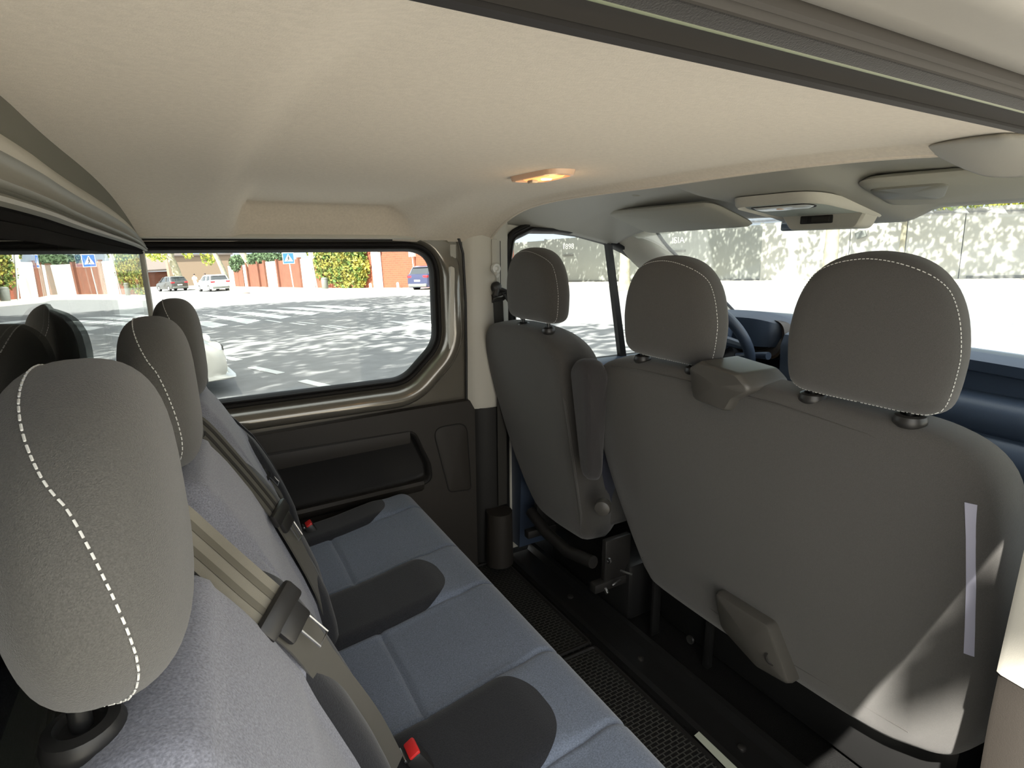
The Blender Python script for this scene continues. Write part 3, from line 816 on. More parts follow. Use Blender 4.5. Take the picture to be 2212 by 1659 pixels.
mb = MB(); mb.sweep(dsec, lin(-0.80, 0.80, 80), closed=True)
mb.build('dash_body', M['dash'], dash, sharp=50)
# instrument cluster
cl = MB(); o2 = rounded_poly([(0.22, 0.80), (0.62, 0.80), (0.60, 0.93), (0.24, 0.93)], [0.05, 0.05, 0.06, 0.06], 8)
o = pillow('instrument_cluster', o2, [(0, 0.0), (0.90, 0.0), (0.92, -0.02), (1.0, -0.03), (1.0, 0.04)], lambda u, v_, w: (1.735 + w + (v_ - .8) * .25, u, v_), M['cluster'], dash)
mb = MB()
for cy in (0.34, 0.50): mb.tube([(1.745 + (0.86 + 0.045 * sin(a) - .8) * .25 - 0.012, cy + 0.055 * cos(a), 0.86 + 0.045 * sin(a)) for a in lin(0, 2 * pi, 28)[:-1]], 0.002, 6, closed=True)
mb.build('gauge_rings', M['plastic_chr'], dash)
# centre console tower
mb = MB(); mb.sweep(lambda Y: [Vector((x, Y, z)) for x, z in ((1.95, 0.885), (1.72, 0.905), (1.685, 0.895), (1.67, 0.86), (1.69, 0.66), (1.68, 0.45), (1.95, 0.40))], lin(-0.05, 0.205, 10), closed=True)
mb.build('centre_tower', M['dash'], dash, sharp=30)
for k in range(3):
    for j in range(2):
        mb = MB(); mb.lathe((1.668 + 0.006 * k, 0.03 + 0.09 * j, 0.83 - 0.055 * k), (-1, 0, 0), [(0.018, 0), (0.018, 0.01), (0.014, 0.014), (0, 0.014)], 16); mb.build('control_knob', M['dash_dark'], dash)
mb = MB(); mb.box((1.672, 0.075, 0.60), (0.02, 0.17, 0.09), 0.01); mb.build('radio', M['dash_dark'], dash)
# steering wheel
sw = empty('steering_wheel', (1.62, 0.42, 0.84), label='dark sky-tinted steering wheel in front of the driver seat', cat='steering wheel')
tilt = Matrix.Rotation(radians(-32), 3, 'Y')
def swp(a, r, off=0): return Vector((1.60, 0.455, 0.85)) + tilt @ Vector((off, r * cos(a), r * sin(a)))
mb = MB(); mb.tube([swp(a, 0.180) for a in lin(0, 2 * pi, 49)[:-1]], 0.018, 12, closed=True); mb.build('rim', M['dash'], sw)
mb = MB()
for a in (0, pi, -pi / 2): mb.tube([swp(a, 0.175), swp(a, 0.11, 0.01), swp(a, 0.05, 0.015)], [0.012, 0.016, 0.02], 8)
mb.build('spokes', M['dash'], sw)
mb = MB(); mb.lathe(swp(0, 0, 0.04), tilt @ Vector((-1, 0, 0)), [(0.05, -0.05), (0.075, 0), (0.07, 0.02), (0.05, 0.03), (0, 0.034)], 24); mb.build('hub', M['dash'], sw)
mb = MB(); mb.tube([Vector((1.66, 0.42, 0.79)), Vector((1.85, 0.42, 0.72))], 0.045, 16); mb.build('column', M['dash_dark'], sw)
mb = MB(); mb.tube([Vector((1.67, 0.37, 0.80)), Vector((1.66, 0.30, 0.813)), Vector((1.645, 0.245, 0.822)), Vector((1.642, 0.225, 0.824))], [0.009, 0.010, 0.012, 0.013], 10); mb.build('stalk', M['dash'], sw)

# sun visors
def visor(name, label, cx, cy, w, yaw, z, tlt=19):
    e = empty(name, (cx, cy, z), label=label, cat='sun visor')
    ol = rounded_poly([(-w / 2, -0.085), (w / 2, -0.10), (w / 2, 0.10), (-w / 2, 0.085)], [0.04, 0.05, 0.03, 0.03], 7)
    rot = Matrix.Rotation(yaw, 3, 'Z') @ Matrix.Rotation(radians(tlt), 3, 'Y')
    fm = lambda u, v_, ww: Vector((cx, cy, z)) + rot @ Vector((v_, u, ww))
    pillow('visor_panel', ol, [(0, -0.009), (0.9, -0.009), (0.97, -0.006), (1, 0), (0.97, 0.006), (0.9, 0.009), (0, 0.009)], fm, M['visor'], e)
    return e, fm
vL, fmL = visor('sun_visor', 'grey sun visor folded up above the driver side of the windshield', 1.34, 0.385, 0.50, radians(-6), 1.262)
vR, fmR = visor('sun_visor', 'grey sun visor folded up above the passenger side with a dark mirror flap', 1.33, -0.47, 0.50, radians(6), 1.285, 11)
mb = MB(); fl_ = rounded_poly([(0.09, -0.06), (0.235, -0.06), (0.235, 0.02), (0.13, 0.045)], [0.02, 0.03, 0.03, 0.02], 6)
pillow('mirror_flap', fl_, [(0, -0.0125), (0.95, -0.0125), (1, -0.010), (1, -0.007)], fmR, M['part_grey'], vR)
mb = MB(); mb.lathe((1.16, 0.36, 1.322), (0, 0, -1), [(0.014, -0.004), (0.014, 0.001), (0.010, 0.004), (0.0, 0.005)], 18)
o = mb.build('roof_button', M['trim_grey']); tag(o, 'small round grey button in the cab roof lining', 'trim button')

# roof console with reading lamp and display
rc = empty('roof_console', (1.32, 0.02, 1.27), label='pale roof console with a clear reading lamp and small display', cat='roof console')
ol = rounded_poly([(1.18, 0.045), (1.18, -0.175), (1.47, -0.175), (1.47, 0.055), (1.36, 0.070)], [0.05, 0.07, 0.03, 0.03, 0.06], 8)
def rz(x): return 1.288 - 0.10 * (x - 1.15)
pillow('console_shell', ol, [(0, -0.012), (0.84, -0.012), (0.88, -0.010), (0.90, -0.012), (0.96, -0.018), (1.0, -0.012), (1.02, 0.004)], lambda u, v_, w: (u, v_, rz(u) + w), M['trim_light'], rc)
pillow('console_plate', [c for c in [Vector((1.33, -0.05)) + (p - Vector((1.33, -0.05))) * 0.86 for p in ol]], [(0, -0.0145), (0.97, -0.0145), (1.0, -0.012)], lambda u, v_, w: (u, v_, rz(u) + w), M['panelw'], rc)
ol = rounded_poly([(1.218, 0.020), (1.218, -0.135), (1.262, -0.135), (1.262, 0.020)], 0.021, 7)
lens = pillow('lamp_lens', ol, [(0, -0.021), (0.8, -0.020), (1.0, -0.014)], lambda u, v_, w: (u, v_, rz(u) + w), M['clear'], rc)
mb = MB(); mb.tube([(p.x, p.y, rz(p.x) - 0.0155) for p in ol], 0.0014, 6, closed=True); mb.build('lens_groove', M['trim_dark'], rc)
mb = MB(); mb.lathe((1.238, -0.055, 1.262), (0, 0, -1), [(0.010, -0.006), (0.009, 0.004), (0, 0.005)], 12); mb.build('switch', M['lamp_rim'], lens)
mb = MB()
ol = rounded_poly([(-0.115, 0.0), (0.115, 0.0), (0.085, -0.048), (-0.09, -0.048)], [0.01, 0.01, 0.02, 0.02], 6)
pillow('display_pod', ol, [(0, 0.0), (0.94, 0.0), (1.0, 0.006), (1.0, 0.06)], lambda u, v_, w: (1.385 + w - v_ * 0.15, -0.060 + u, 1.263 + v_), M['trim_light'], rc)
mb = MB(); mb.box((1.388, -0.05, 1.239), (0.006, 0.085, 0.020), 0.003); dsp = mb.build('display', M['trim_darker'], rc)
mb = MB(); mb.box((1.3845, -0.063, 1.239), (0.003, 0.046, 0.012), 0.001); mb.build('slot', M['trim_dark'], dsp)
mb = MB(); mb.box((1.3845, -0.021, 1.239), (0.003, 0.012, 0.012), 0.001); mb.build('key', M['black'], dsp)

# interior mirror
rm = empty('rear_view_mirror', (1.52, 0.0, 1.21), label='inside rear view mirror behind the roof console', cat='mirror')
mb = MB(); mb.box((1.60, 0.15, 1.235), (0.015, 0.09, 0.03), 0.006); mb.build('mirror_housing', M['plastic_blk'], rm)
mb = MB(); mb.tube([(1.60, 0.15, 1.235), (1.60, 0.14, 1.262)], 0.008, 8); mb.build('mirror_arm', M['plastic_blk'], rm)

# dome lamp, switched on
dl = empty('dome_lamp', (0.63, 0.045, 1.31), label='small oval dome lamp glowing orange in the rear headliner', cat='ceiling lamp')
ol = rounded_poly([(0.598, 0.135), (0.605, -0.03), (0.66, -0.045), (0.675, 0.10)], [0.03, 0.035, 0.03, 0.035], 8)
hz = head_z(0.63, 0.04)
pillow('lamp_frame', ol, [(0, -0.004), (0.8, -0.004), (0.86, -0.010), (0.96, -0.009), (1.02, 0.0), (1.02, 0.006)], lambda u, v_, w: (u, v_, hz + w), M['lamp_rim'], dl)
ol2 = rounded_poly([(0.618, 0.105), (0.618, -0.012), (0.652, -0.022), (0.660, 0.085)], [0.012, 0.012, 0.015, 0.015], 6)
pillow('diffuser', ol2, [(0, -0.0105), (0.85, -0.010), (1.0, -0.006)], lambda u, v_, w: (u, v_, hz + w), M['bulb'], dl)
mb = MB(); mb.lathe((0.638, 0.035, hz - 0.010), (0, 0, -1), [(0.013, -0.002), (0.010, 0.002), (0, 0.003)], 14); mb.build('bulb', M['bulb_hot'], dl)
mb = MB(); mb.box((0.625, 0.065, hz - 0.013), (0.014, 0.02, 0.006), 0.002); mb.build('switch', M['trim_grey'], dl)
ld = bpy.data.lights.new('dome_lamp_light', 'POINT'); ld.energy = 0.12; ld.color = (1.0, 0.62, 0.3); ld.shadow_soft_size = 0.02
lo = bpy.data.objects.new('dome_lamp_light', ld); COL.objects.link(lo); lo.location = (0.64, 0.03, hz - 0.045)

# =====================================================================================
# HEADRESTS
# =====================================================================================
HO_FRONT = [(0.0, 0.60), (0.015, 0.80), (0.06, 0.915), (0.14, 0.965), (0.28, 0.995), (0.42, 1.0), (0.60, 0.945), (0.74, 0.85), (0.85, 0.71), (0.93, 0.53), (0.98, 0.30), (1.0, 0.0)]
HO_REAR = [(0.0, 0.25), (0.02, 0.48), (0.07, 0.68), (0.16, 0.86), (0.30, 0.975), (0.44, 1.0), (0.60, 0.94), (0.75, 0.80), (0.86, 0.63), (0.94, 0.43), (0.985, 0.22), (1.0, 0.0)]
def head_outline(w, h, tab):
    R_ = [Vector((b * w / 2, a * h)) for a, b in tab]
    pts = [Vector((0, 0))] + R_ + [Vector((-p.x, p.y)) for p in R_[:-1][::-1]]
    return [Vector((p.x, p.y)) for p in catmull(pts, 3)]
def headrest(parent, c, w, h, d, lean, stitch_t, material, post_z, postdx=0.0, pr=0.0062, half=0.085, esc=0.030, tab=None, sx=0.42, thr=0.0008):
    """c = bottom centre"""
    ol = head_outline(w, h, tab or HO_FRONT)
    cx, cy, cz = c
    cen = Vector((0, h * 0.47))
    def surf(p, t):
        """t 0 back centre .. 1 front centre"""
        a = pi * t
        sc = max(0.0, sin(a)) ** sx; dep = -cos(a); dep = (abs(dep) ** 0.8) * (1 if dep > 0 else -1)
        q = cen + (p - cen) * sc
        bow = 0.012 * (1 - (2 * (q.x) / w) ** 2)
        x = cx + dep * (d / 2) + bow * 0.6 * dep + (q.y) * lean
        return Vector((x, cy + q.x, cz + q.y))
    v = []; f = []; n = len(ol); T = lin(0.004, 0.996, 26)
    for t in T:
        for p in ol: v.append(surf(p, t))
    for i in range(len(T) - 1):
        for k in range(n): f.append((i * n + k, i * n + (k + 1) % n, (i + 1) * n + (k + 1) % n, (i + 1) * n + k))
    f.append(tuple(range(n))); f.append(tuple((len(T) - 1) * n + k for k in range(n)))
    hr_ = mesh('headrest', v, f, material, parent)
    # white top-stitching
    mb = MB(); path = []
    N = 2 * n
    def olp(k):
        k = k % N; i = k // 2; tt = (k % 2) / 2
        return ol[i] * (1 - tt) + ol[(i + 1) % n] * tt
    for k in range(N): path.append(surf(olp(k), stitch_t(2 * pi * k / N, olp(k), w, h)))
    cc = sum(path, Vector()) / N
    fine = []
    for k in range(N):
        a = path[k]; b = path[(k + 1) % N]; m_ = max(1, int(round((b - a).length / 0.0022)))
        fine += [a + (b - a) * (q / m_) for q in range(m_)]
    path = fine; N = len(path)
    for k in range(0, N - 2, 3):
        a = path[k]; b = path[(k + 1) % N]
        oa = (a - cc).normalized() * 0.0006
        a2 = a + (b - a) * 0.05; b2 = a + (b - a) * (1.45)
        mb.tube([a2 + oa, a + (b - a) * 1.0 + oa, b2 + (b - a) * 0.45 + oa], thr, 5)
    mb.build('stitching', M['thread'], hr_)
    for s_ in (-1, 1):
        xx = cx + postdx
        mb = MB(); mb.tube([(xx + lean * 0.02, cy + s_ * half, cz + 0.03), (xx, cy + s_ * half, post_z - 0.03)], pr, 12)
        mb.build('post', M['steel_dark'], hr_)
        mb = MB(); mb.lathe((xx, cy + s_ * half, post_z), (-0.06, 0, 1), [(esc * 0.8, -0.012), (esc, -0.006), (esc, 0.0), (esc * .9, 0.006), (esc * .62, 0.008), (esc * .5, 0.004), (esc * .25, 0.003)], 26)
        mb.build('collar', M['plastic_blk'], hr_)
    return hr_
st_front = lambda a, p, w, h: 0.40 - 0.16 * sstep(p.y / h, 0.75, 1.0)
def st_rear(a, p, w, h):
    f = lambda q: interp(q, [(0, .36), (.04, .45), (.10, .54), (.17, .60), (.25, .63), (.35, .635), (.45, .62), (.55, .59), (.65, .55), (.75, .50), (.85, .445), (.93, .41), (1, .39)])
    v = p.y / h
    return (f(v - .05) + f(v) + f(v + .05)) / 3

# =====================================================================================
# REAR BENCH
# =====================================================================================
bench = empty('rear_bench', (0.25, -0.035, 0), label='three-seat rear bench in pale grey cloth, its cushion tinted sky blue, with dark side bolsters', cat='bench seat')
PROF = [(0.36, 0.19), (0.43, 0.187), (0.51, 0.175), (0.58, 0.155), (0.66, 0.127), (0.73, 0.100), (0.78, 0.070), (0.83, 0.038), (0.87, 0.010)]
PY = (-0.735, 0.685)
def shiftx(Y): return interp(Y, [(-0.6, -0.035), (0.42, 0.0)])
def bfun(Y):
    u = ((Y + 0.035 + 10 * PITCH) % PITCH)
    du = abs(u - PITCH / 2)          # 0 at bolster centre, .2275 at seat centre
    return du
def back_section(Y):
    du = bfun(Y)
    seat = sstep(du, 0.06, 0.13)                       # 1 in the seat centre
    ed = min(Y - PY[0], PY[1] - Y); e = sqrt(max(0, 1 - (1 - min(1, ed / 0.05)) ** 2))
    notch = exp(-(du / 0.03) ** 2) * (1 if PY[0] + .06 < Y < PY[1] - .06 else 0)
    top = 0.875 - 0.045 * (1 - seat) * 1.0 - 0.02 * notch
    sx = shiftx(Y); th = 0.10
    pts = []
    zs = lin(0.33, 0.86, 34)
    for z in zs:
        zz = 0.33 + (z - 0.33) * (top - 0.33) / (0.875 - 0.33)
        x = interp(z, PROF) + sx
        hfade = 1 - sstep(z, 0.66, 0.86)
        x += (-0.026 * seat + 0.012 * (1 - seat)) * hfade
        # seam between seats and horizontal pull lines
        x -= 0.012 * exp(-(abs(du - 0.098) / 0.006) ** 2) * hfade
        x -= 0.010 * notch
        pts.append((x, zz))
    xt, zt = pts[-1]
    for k in range(1, 9):
        a = pi * k / 8
        pts.append((xt - (th / 2) * (1 - cos(a)) * 0.9, zt + 0.028 * sin(a) - 0.01 * k / 8))
    pts.append((pts[-1][0] + 0.02, 0.70)); pts.append((0.03 + sx, 0.40)); pts.append((0.06 + sx, 0.33))
    mx_ = sum(p[0] for p in pts) / len(pts)
    out = []
    for x, z in pts:
        cxm = interp(z, PROF) + sx - 0.05
        out.append(Vector((cxm + (x - cxm) * (0.12 + 0.88 * e), Y, z - 0.03 * (1 - e) * sstep(z, 0.5, 0.87))))
    return out
YB = [PY[0], PY[0] + .004, PY[0] + .012, PY[0] + .025] + lin(PY[0] + .04, PY[1] - .04, 190) + [PY[1] - .025, PY[1] - .012, PY[1] - .004, PY[1]]
mb = MB(); mb.sweep(back_section, YB, closed=True)
mb.build('backrest', M['cloth_back'], bench)
# cushion
def cush(X, Y):
    """top surface height"""
    du = bfun(Y); seat = sstep(du, 0.07, 0.12)
    z = interp(X, [(0.05, 0.372), (0.15, 0.380), (0.30, 0.398), (0.42, 0.420), (0.50, 0.430)])
    z += -0.006 * seat * (1 - sstep(X, 0.44, 0.50)) + 0.008 * (1 - seat) * (1 - sstep(X, 0.40, 0.47))
    z -= 0.006 * exp(-(abs(du - 0.098) / 0.0045) ** 2)
    if seat > 0: z -= 0.007 * exp(-(abs(X - 0.268 - 0.02 * (du - .15)) / 0.006) ** 2) * seat
    z -= 0.012 * exp(-(du / 0.004) ** 2) * sstep(X, 0.44, 0.47) * 0
    return z
def cush_section(Y):
    ed = min(Y - PY[0], PY[1] - Y); e = sqrt(max(0, 1 - (1 - min(1, ed / 0.035)) ** 2))
    du = bfun(Y)
    xs = lin(0.04, 0.50, 100); pts = [(x, cush(x, Y)) for x in xs]
    z0 = pts[-1][1]
    g = 0.003 * exp(-(abs(du - 0.098) / 0.005) ** 2)
    for k in range(1, 9):
        a = (pi / 2) * k / 8
        pts.append((0.50 + (0.053 - g) * sin(a), z0 - 0.06 * (1 - cos(a))))
    pts += [(0.550 - g, 0.33), (0.535 - g, 0.28), (0.50, 0.262), (0.30, 0.25), (0.04, 0.25)]
    return [Vector((x if x < .3 else .3 + (x - .3) * (0.93 + 0.07 * e), Y, 0.31 + (z - 0.31) * (0.15 + 0.85 * e) if z > .31 else z)) for x, z in pts]
mb = MB(); mb.sweep(cush_section, [PY[0], PY[0] + .003, PY[0] + .01, PY[0] + .02] + lin(PY[0] + .03, PY[1] - .03, 290) + [PY[1] - .02, PY[1] - .01, PY[1] - .003, PY[1]], closed=True)
mb.build('cushion', M['cloth_cushion'], bench)
mb = MB(); mb.box((0.27, -0.03, 0.13), (0.40, 1.34, 0.24), 0.01); mb.build('seat_box', M['steel_dark'], bench)
for c_, dx, ztop in zip(SEATC, (-0.022, -0.044, -0.066), (1.072, 1.080, 1.096)):
    headrest(bench, (dx, c_, ztop - 0.196), 0.272, 0.202, 0.074 if c_ > -0.3 else 0.084, -0.02, st_rear, M['fab_head'], 0.882, postdx=-0.022, half=0.066, esc=0.023, tab=HO_REAR, sx=0.5, thr=0.0007)
    if c_ > -0.3:
        mb = MB(); mb.box((dx + 0.018, c_ + 0.165, 0.872), (0.05, 0.06, 0.022), 0.008); mb.build('belt_guide', M['plastic_blk'], bench)

# belts of the rear bench, lying over the backrest
def bx(Y, Z): # front face of backrest at Y, Z
    x = interp(Z, PROF) + shiftx(Y); du = bfun(Y); seat = sstep(du, .06, .13); hf = 1 - sstep(Z, .66, .86)
    return x + (-0.026 * seat + 0.012 * (1 - seat)) * hf
def rear_belt(label, pts, tz, mat_, facing, wd=0.046):
    """pts: place coordinates; facing: the side the strap turns to"""
    e = empty('seat_belt', pts[0], label=label, cat='seat belt', group='seat belts of the rear bench')
    P = catmull(pts, 6, closed=False)
    path = []
    for i, p in enumerate(P):
        t = (P[min(i + 1, len(P) - 1)] - P[max(i - 1, 0)]).normalized()
        nrm = Vector(facing).normalized()
        path.append((p, t.cross(nrm)))
    cut = int(len(path) * (tz + 0.02)); ribbon(path[:cut + 1], wd, mat_, 'webbing', e); ribbon(path[cut:], wd * .95, M['webbing_mid'], 'lap_webbing', e)
    nf = Vector(facing).normalized() * 0.0022
    for off in (-0.009, 0.009):
        ribbon([(p + Vector(w).normalized() * off + nf, w) for p, w in path[:cut + 1]], 0.007, M['webbing_strp'] if mat_ is M['webbing'] else M['webbing_blk'], 'stripe', e, 0.0006)
    i = int(len(P) * tz); p = P[i]; t = (P[i + 1] - P[i - 1]).normalized(); nrm = Vector(facing).normalized(); w = t.cross(nrm).normalized(); nrm = w.cross(t).normalized()
    if nrm.dot(Vector(facing)) < 0: nrm = -nrm
    rot = Matrix((t, w, nrm)).transposed()
    mb = MB(); mb.box(p + nrm * 0.006, (0.026, 0.062, 0.012), 0.005, rot=rot); mb.box(p + nrm * 0.006 + t * 0.020, (0.03, 0.040, 0.010), 0.004, rot=rot)
    tg = mb.build('tongue', M['plastic_blk'], e)
    c = p + nrm * 0.009 + t * 0.050 - w * 0.006
    mb = MB(); mb.tube([c + w * 0.009 - t * 0.016, c + w * 0.009 + t * 0.016, c - w * 0.009 + t * 0.016, c - w * 0.009 - t * 0.016], 0.0016, 6)
    mb.build('latch_plate', M['steel'], tg)
    return e
rear_belt('pale seat belt strap crossing the nearest rear seat back with its black tongue', [(-0.075, -0.315, 0.935), (-0.044, -0.320, 0.911), (-0.022, -0.322, 0.879), (0.019, -0.350, 0.828), (0.063, -0.352, 0.760), (0.092, -0.33, 0.683), (0.145, -0.285, 0.544), (0.178, -0.28, 0.440)], 0.50, M['webbing'], (0.45, -0.65, 0.45), 0.046)
rear_belt('seat belt strap on the middle rear seat back with its black tongue', [(-0.045, 0.125, 0.905), (-0.008, 0.12, 0.884), (0.037, 0.12, 0.810), (0.080, 0.095, 0.736), (0.102, 0.090, 0.688), (0.132, 0.09, 0.604), (0.162, 0.115, 0.495), (0.170, 0.12, 0.42)], 0.53, M['webbing_mid'], (0.75, -0.45, 0.45), 0.042)
rear_belt('thin seat belt strap on the far rear seat back beside the side window', [(-0.03, 0.565, 0.86), (0.0, 0.555, 0.800), (0.058, 0.55, 0.703), (0.112, 0.55, 0.618), (0.150, 0.56, 0.560), (0.18, 0.58, 0.47)], 0.56, M['webbing_mid'], (0.8, -0.35, 0.45), 0.040)
# buckles
def buckle(label, p, dark=False):
    e = empty('belt_buckle', p, label=label, cat='belt buckle', group='buckles of the rear bench')
    p = Vector(p); rot = Matrix.Rotation(radians(-28), 3, 'Y')
    mb = MB(); mb.box(p, (0.026, 0.034, 0.07), 0.006, rot=rot); mb.build('housing', M['plastic_blk'], e)
    mb = MB(); mb.box(p + rot @ Vector((0.004, 0, 0.034)), (0.018, 0.030, 0.008), 0.003, rot=rot); mb.build('release_button', M['red'], e)
    mb = MB(); mb.box(p + rot @ Vector((-0.011, 0, 0.036)), (0.004, 0.026, 0.006), 0.001, rot=rot); mb.build('slot', M['steel'], e)
buckle('red-topped belt buckle standing between the near seats at the bottom edge of the photo', (0.225, -0.255, 0.405))
buckle('dim red-topped belt buckle at the far end of the rear bench by the side panel', (0.235, 0.62, 0.385))

# =====================================================================================
# FRONT SEATS
# =====================================================================================
def lean_map(x0, k):
    def m(u, v_, w): return (x0 + k * (0.9 - v_) + w, u, v_)
    return m
BACKPROF = [(0.0, -0.002), (0.35, -0.003), (0.6, -0.002), (0.80, 0.000), (0.90, 0.003), (0.95, 0.008), (0.978, 0.016), (0.993, 0.028), (1.0, 0.045), (1.01, 0.085), (0.985, 0.105), (0.95, 0.125), (0.88, 0.138), (0.6, 0.135), (0.3, 0.125), (0.0, 0.12)]
fb = empty('passenger_bench', (1.1, -0.2, 0), label='double front passenger bench seen from behind in dark grey cloth', cat='bench seat')
ol = catmull([(p[0], p[1]) for p in [(0.11, 0.198), (0.175, 0.225), (0.215, 0.30), (0.258, 0.41), (0.300, 0.54), (0.320, 0.66), (0.312, 0.79), (0.270, 0.856), (0.190, 0.889), (0.05, 0.903), (-0.20, 0.908), (-0.45, 0.903), (-0.56, 0.892), (-0.622, 0.855), (-0.648, 0.78), (-0.658, 0.66), (-0.662, 0.50), (-0.655, 0.38), (-0.62, 0.285), (-0.56, 0.242), (-0.46, 0.212), (-0.20, 0.198)]], 5)
ol = [Vector((p.x, p.y)) for p in ol]
fm = lean_map(0.945, 0.20)
pillow('backrest', ol, BACKPROF, fm, M['fab_front'], fb)
# seams
def seam(pts, name, parent, fmap, material=M['black'], r=0.0014):
    mb = MB(); mb.tube([fmap(*p) for p in pts], r, 6); return mb.build(name, material, parent)
seam([(u, v_, 0.004) for u, v_ in ((0.20, 0.868), (0.10, 0.878), (-0.1, 0.882), (-0.30, 0.880), (-0.46, 0.868), (-0.53, 0.850))], 'top_seam', fb, fm, M['fab_dark'])
seam([(u, v_, w) for u, v_, w in ((0.17, 0.285, 0.006), (-0.1, 0.268, 0.001), (-0.30, 0.266, 0.001), (-0.55, 0.290, 0.003))], 'bottom_seam', fb, fm, M['fab_dark'])
seam([(u, v_, w) for u, v_, w in ((-0.630, 0.79, 0.024), (-0.640, 0.66, 0.024), (-0.643, 0.5, 0.024), (-0.632, 0.38, 0.022), (-0.60, 0.315, 0.02), (-0.54, 0.272, 0.02))], 'side_piping', fb, fm, M['plastic_chr'], 0.0025)
# pale reflective strip along the side seam
mb = MB(); sp = [(-0.612, 0.80), (-0.618, 0.74), (-0.624, 0.66), (-0.628, 0.58), (-0.630, 0.53)]
mb.sweep(lambda i: [Vector(fm(sp[i][0] + a, sp[i][1], w)) for a, w in ((0.009, 0.002), (0.0, 0.005), (-0.009, 0.010), (-0.009, 0.022), (0.009, 0.018))], list(range(5)), closed=True)
mb.build('side_strip', M['lav'], fb)
# top belt guide and lower latch cover
def rbox(name, pts, prof, fmap, material, parent): return pillow(name, pts, prof, fmap, material, parent)
olb = rounded_poly([(-0.098, 0.848), (-0.190, 0.840), (-0.210, 0.872), (-0.258, 0.902), (-0.225, 0.930), (-0.125, 0.940), (-0.095, 0.922)], [0.015, 0.015, 0.02, 0.02, 0.02, 0.02, 0.015], 5)
pillow('belt_guide', olb, [(0, -0.022), (0.88, -0.022), (0.95, -0.018), (1.0, -0.006), (1.0, 0.10)], fm, M['plastic_chr'], fb)
olb = rounded_poly([(-0.130, 0.362), (-0.142, 0.262), (-0.245, 0.215), (-0.335, 0.230), (-0.282, 0.362)], [0.012, 0.02, 0.02, 0.015, 0.015], 5)
lc = pillow('latch_cover', olb, [(0, -0.034), (0.88, -0.034), (0.96, -0.030), (1.0, -0.018), (1.0, 0.04)], fm, M['plastic_chr'], fb)
mb = MB(); mb.lathe(fm(-0.288, 0.275, -0.030), (-1, -0.4, 0), [(0.016, -0.004), (0.017, 0.002), (0.013, 0.003), (0.010, -0.002), (0, -0.002)], 20); mb.build('finger_recess', M['plastic_blk'], lc)
# cushion, base and legs of the bench
olc = rounded_poly([(0.22, 0.30), (0.22, 0.45), (-0.66, 0.45), (-0.66, 0.30)], [0.03, 0.05, 0.05, 0.03], 5)
pillow('cushion', olc, [(0, 0.0), (0.95, 0.0), (1, 0.03), (1, 0.40), (0.95, 0.44), (0, 0.45)], lambda u, v_, w: (1.13 + w, u, v_), M['fab_dark'], fb)
mb = MB(); mb.box((1.35, -0.20, 0.16), (0.34, 0.80, 0.26), 0.02); mb.build('seat_box', M['steel_dark'], fb)
mb = MB(); mb.box((1.13, 0.16, 0.15), (0.03, 0.012, 0.28), 0.003); mb.box((1.16, -0.02, 0.14), (0.02, 0.02, 0.26), 0.003); mb.tube([(1.10, 0.16, 0.26), (1.10, 0.05, 0.27), (1.11, -0.10, 0.26)], 0.006, 8)
mb.build('frame', M['steel_dark'], fb)
mb = MB(); mb.lathe((1.115, 0.005, 0.10), (-1, 0, 0), [(0.012, 0), (0.012, 0.006), (0, 0.008)], 14); mb.build('bolt', M['steel'], fb)
mb = MB(); mb.box((1.113, 0.055, 0.232), (0.006, 0.02, 0.004)); mb.build('clip', M['steel'], fb)
headrest(fb, (0.990, 0.022, 0.913), 0.292, 0.243, 0.080, -0.03, st_front, M['fab_front'], 0.904, postdx=-0.012, half=0.085, esc=0.022, sx=0.27, thr=0.0006)
headrest(fb, (0.990, -0.427, 0.913), 0.276, 0.252, 0.080, -0.03, st_front, M['fab_front'], 0.904, postdx=-0.012, half=0.082, esc=0.024, sx=0.27, thr=0.0007)

ds = empty('driver_seat', (1.1, 0.46, 0), label='driver seat seen from behind in dark grey cloth with a folded armrest', cat='car seat')
ol = catmull([(0.398, 0.262), (0.588, 0.262), (0.663, 0.33), (0.718, 0.45), (0.760, 0.60), (0.786, 0.76), (0.780, 0.86), (0.740, 0.925), (0.638, 0.945), (0.488, 0.948), (0.403, 0.936), (0.333, 0.900), (0.308, 0.84), (0.316, 0.70), (0.323, 0.50), (0.328, 0.35), (0.343, 0.28)], 6)
ol = [Vector((p.x, p.y)) for p in ol]
fmd = lean_map(0.855, 0.20)
pillow('backrest', ol, [(s_, w * 1.15) for s_, w in BACKPROF], fmd, M['fab_dark'], ds)
seam([(u, v_, 0.010) for u, v_ in ((0.345, 0.880), (0.325, 0.75), (0.330, 0.55), (0.335, 0.38), (0.352, 0.30))], 'back_seam', ds, fmd, M['fab_front'], 0.004)
# side bolster cloth in blue black and front bolsters
mb = MB()
def bol(z):
    b = fmd(0.352, z, 0.09); w = (0.030 + 0.03 * sin(pi * (z - .30) / .6)) * sqrt(max(0.02, 1 - max(0, (z - .70) / .12) ** 2))
    return [Vector((b[0] + 0.085 * cos(a), b[1] + w * 0.55 * sin(a), z)) for a in lin(0, 2 * pi, 15)[:-1]]
mb.sweep(bol, lin(0.33, 0.70, 12) + lin(0.715, 0.819, 8), closed=True); mb.build('side_bolster', M['fab_navy'], ds)
headrest(ds, (0.900, 0.480, 0.965), 0.272, 0.212, 0.078, -0.03, st_front, M['fab_dark'], 0.945, postdx=-0.006, half=0.070, esc=0.020, sx=0.27, thr=0.0004)
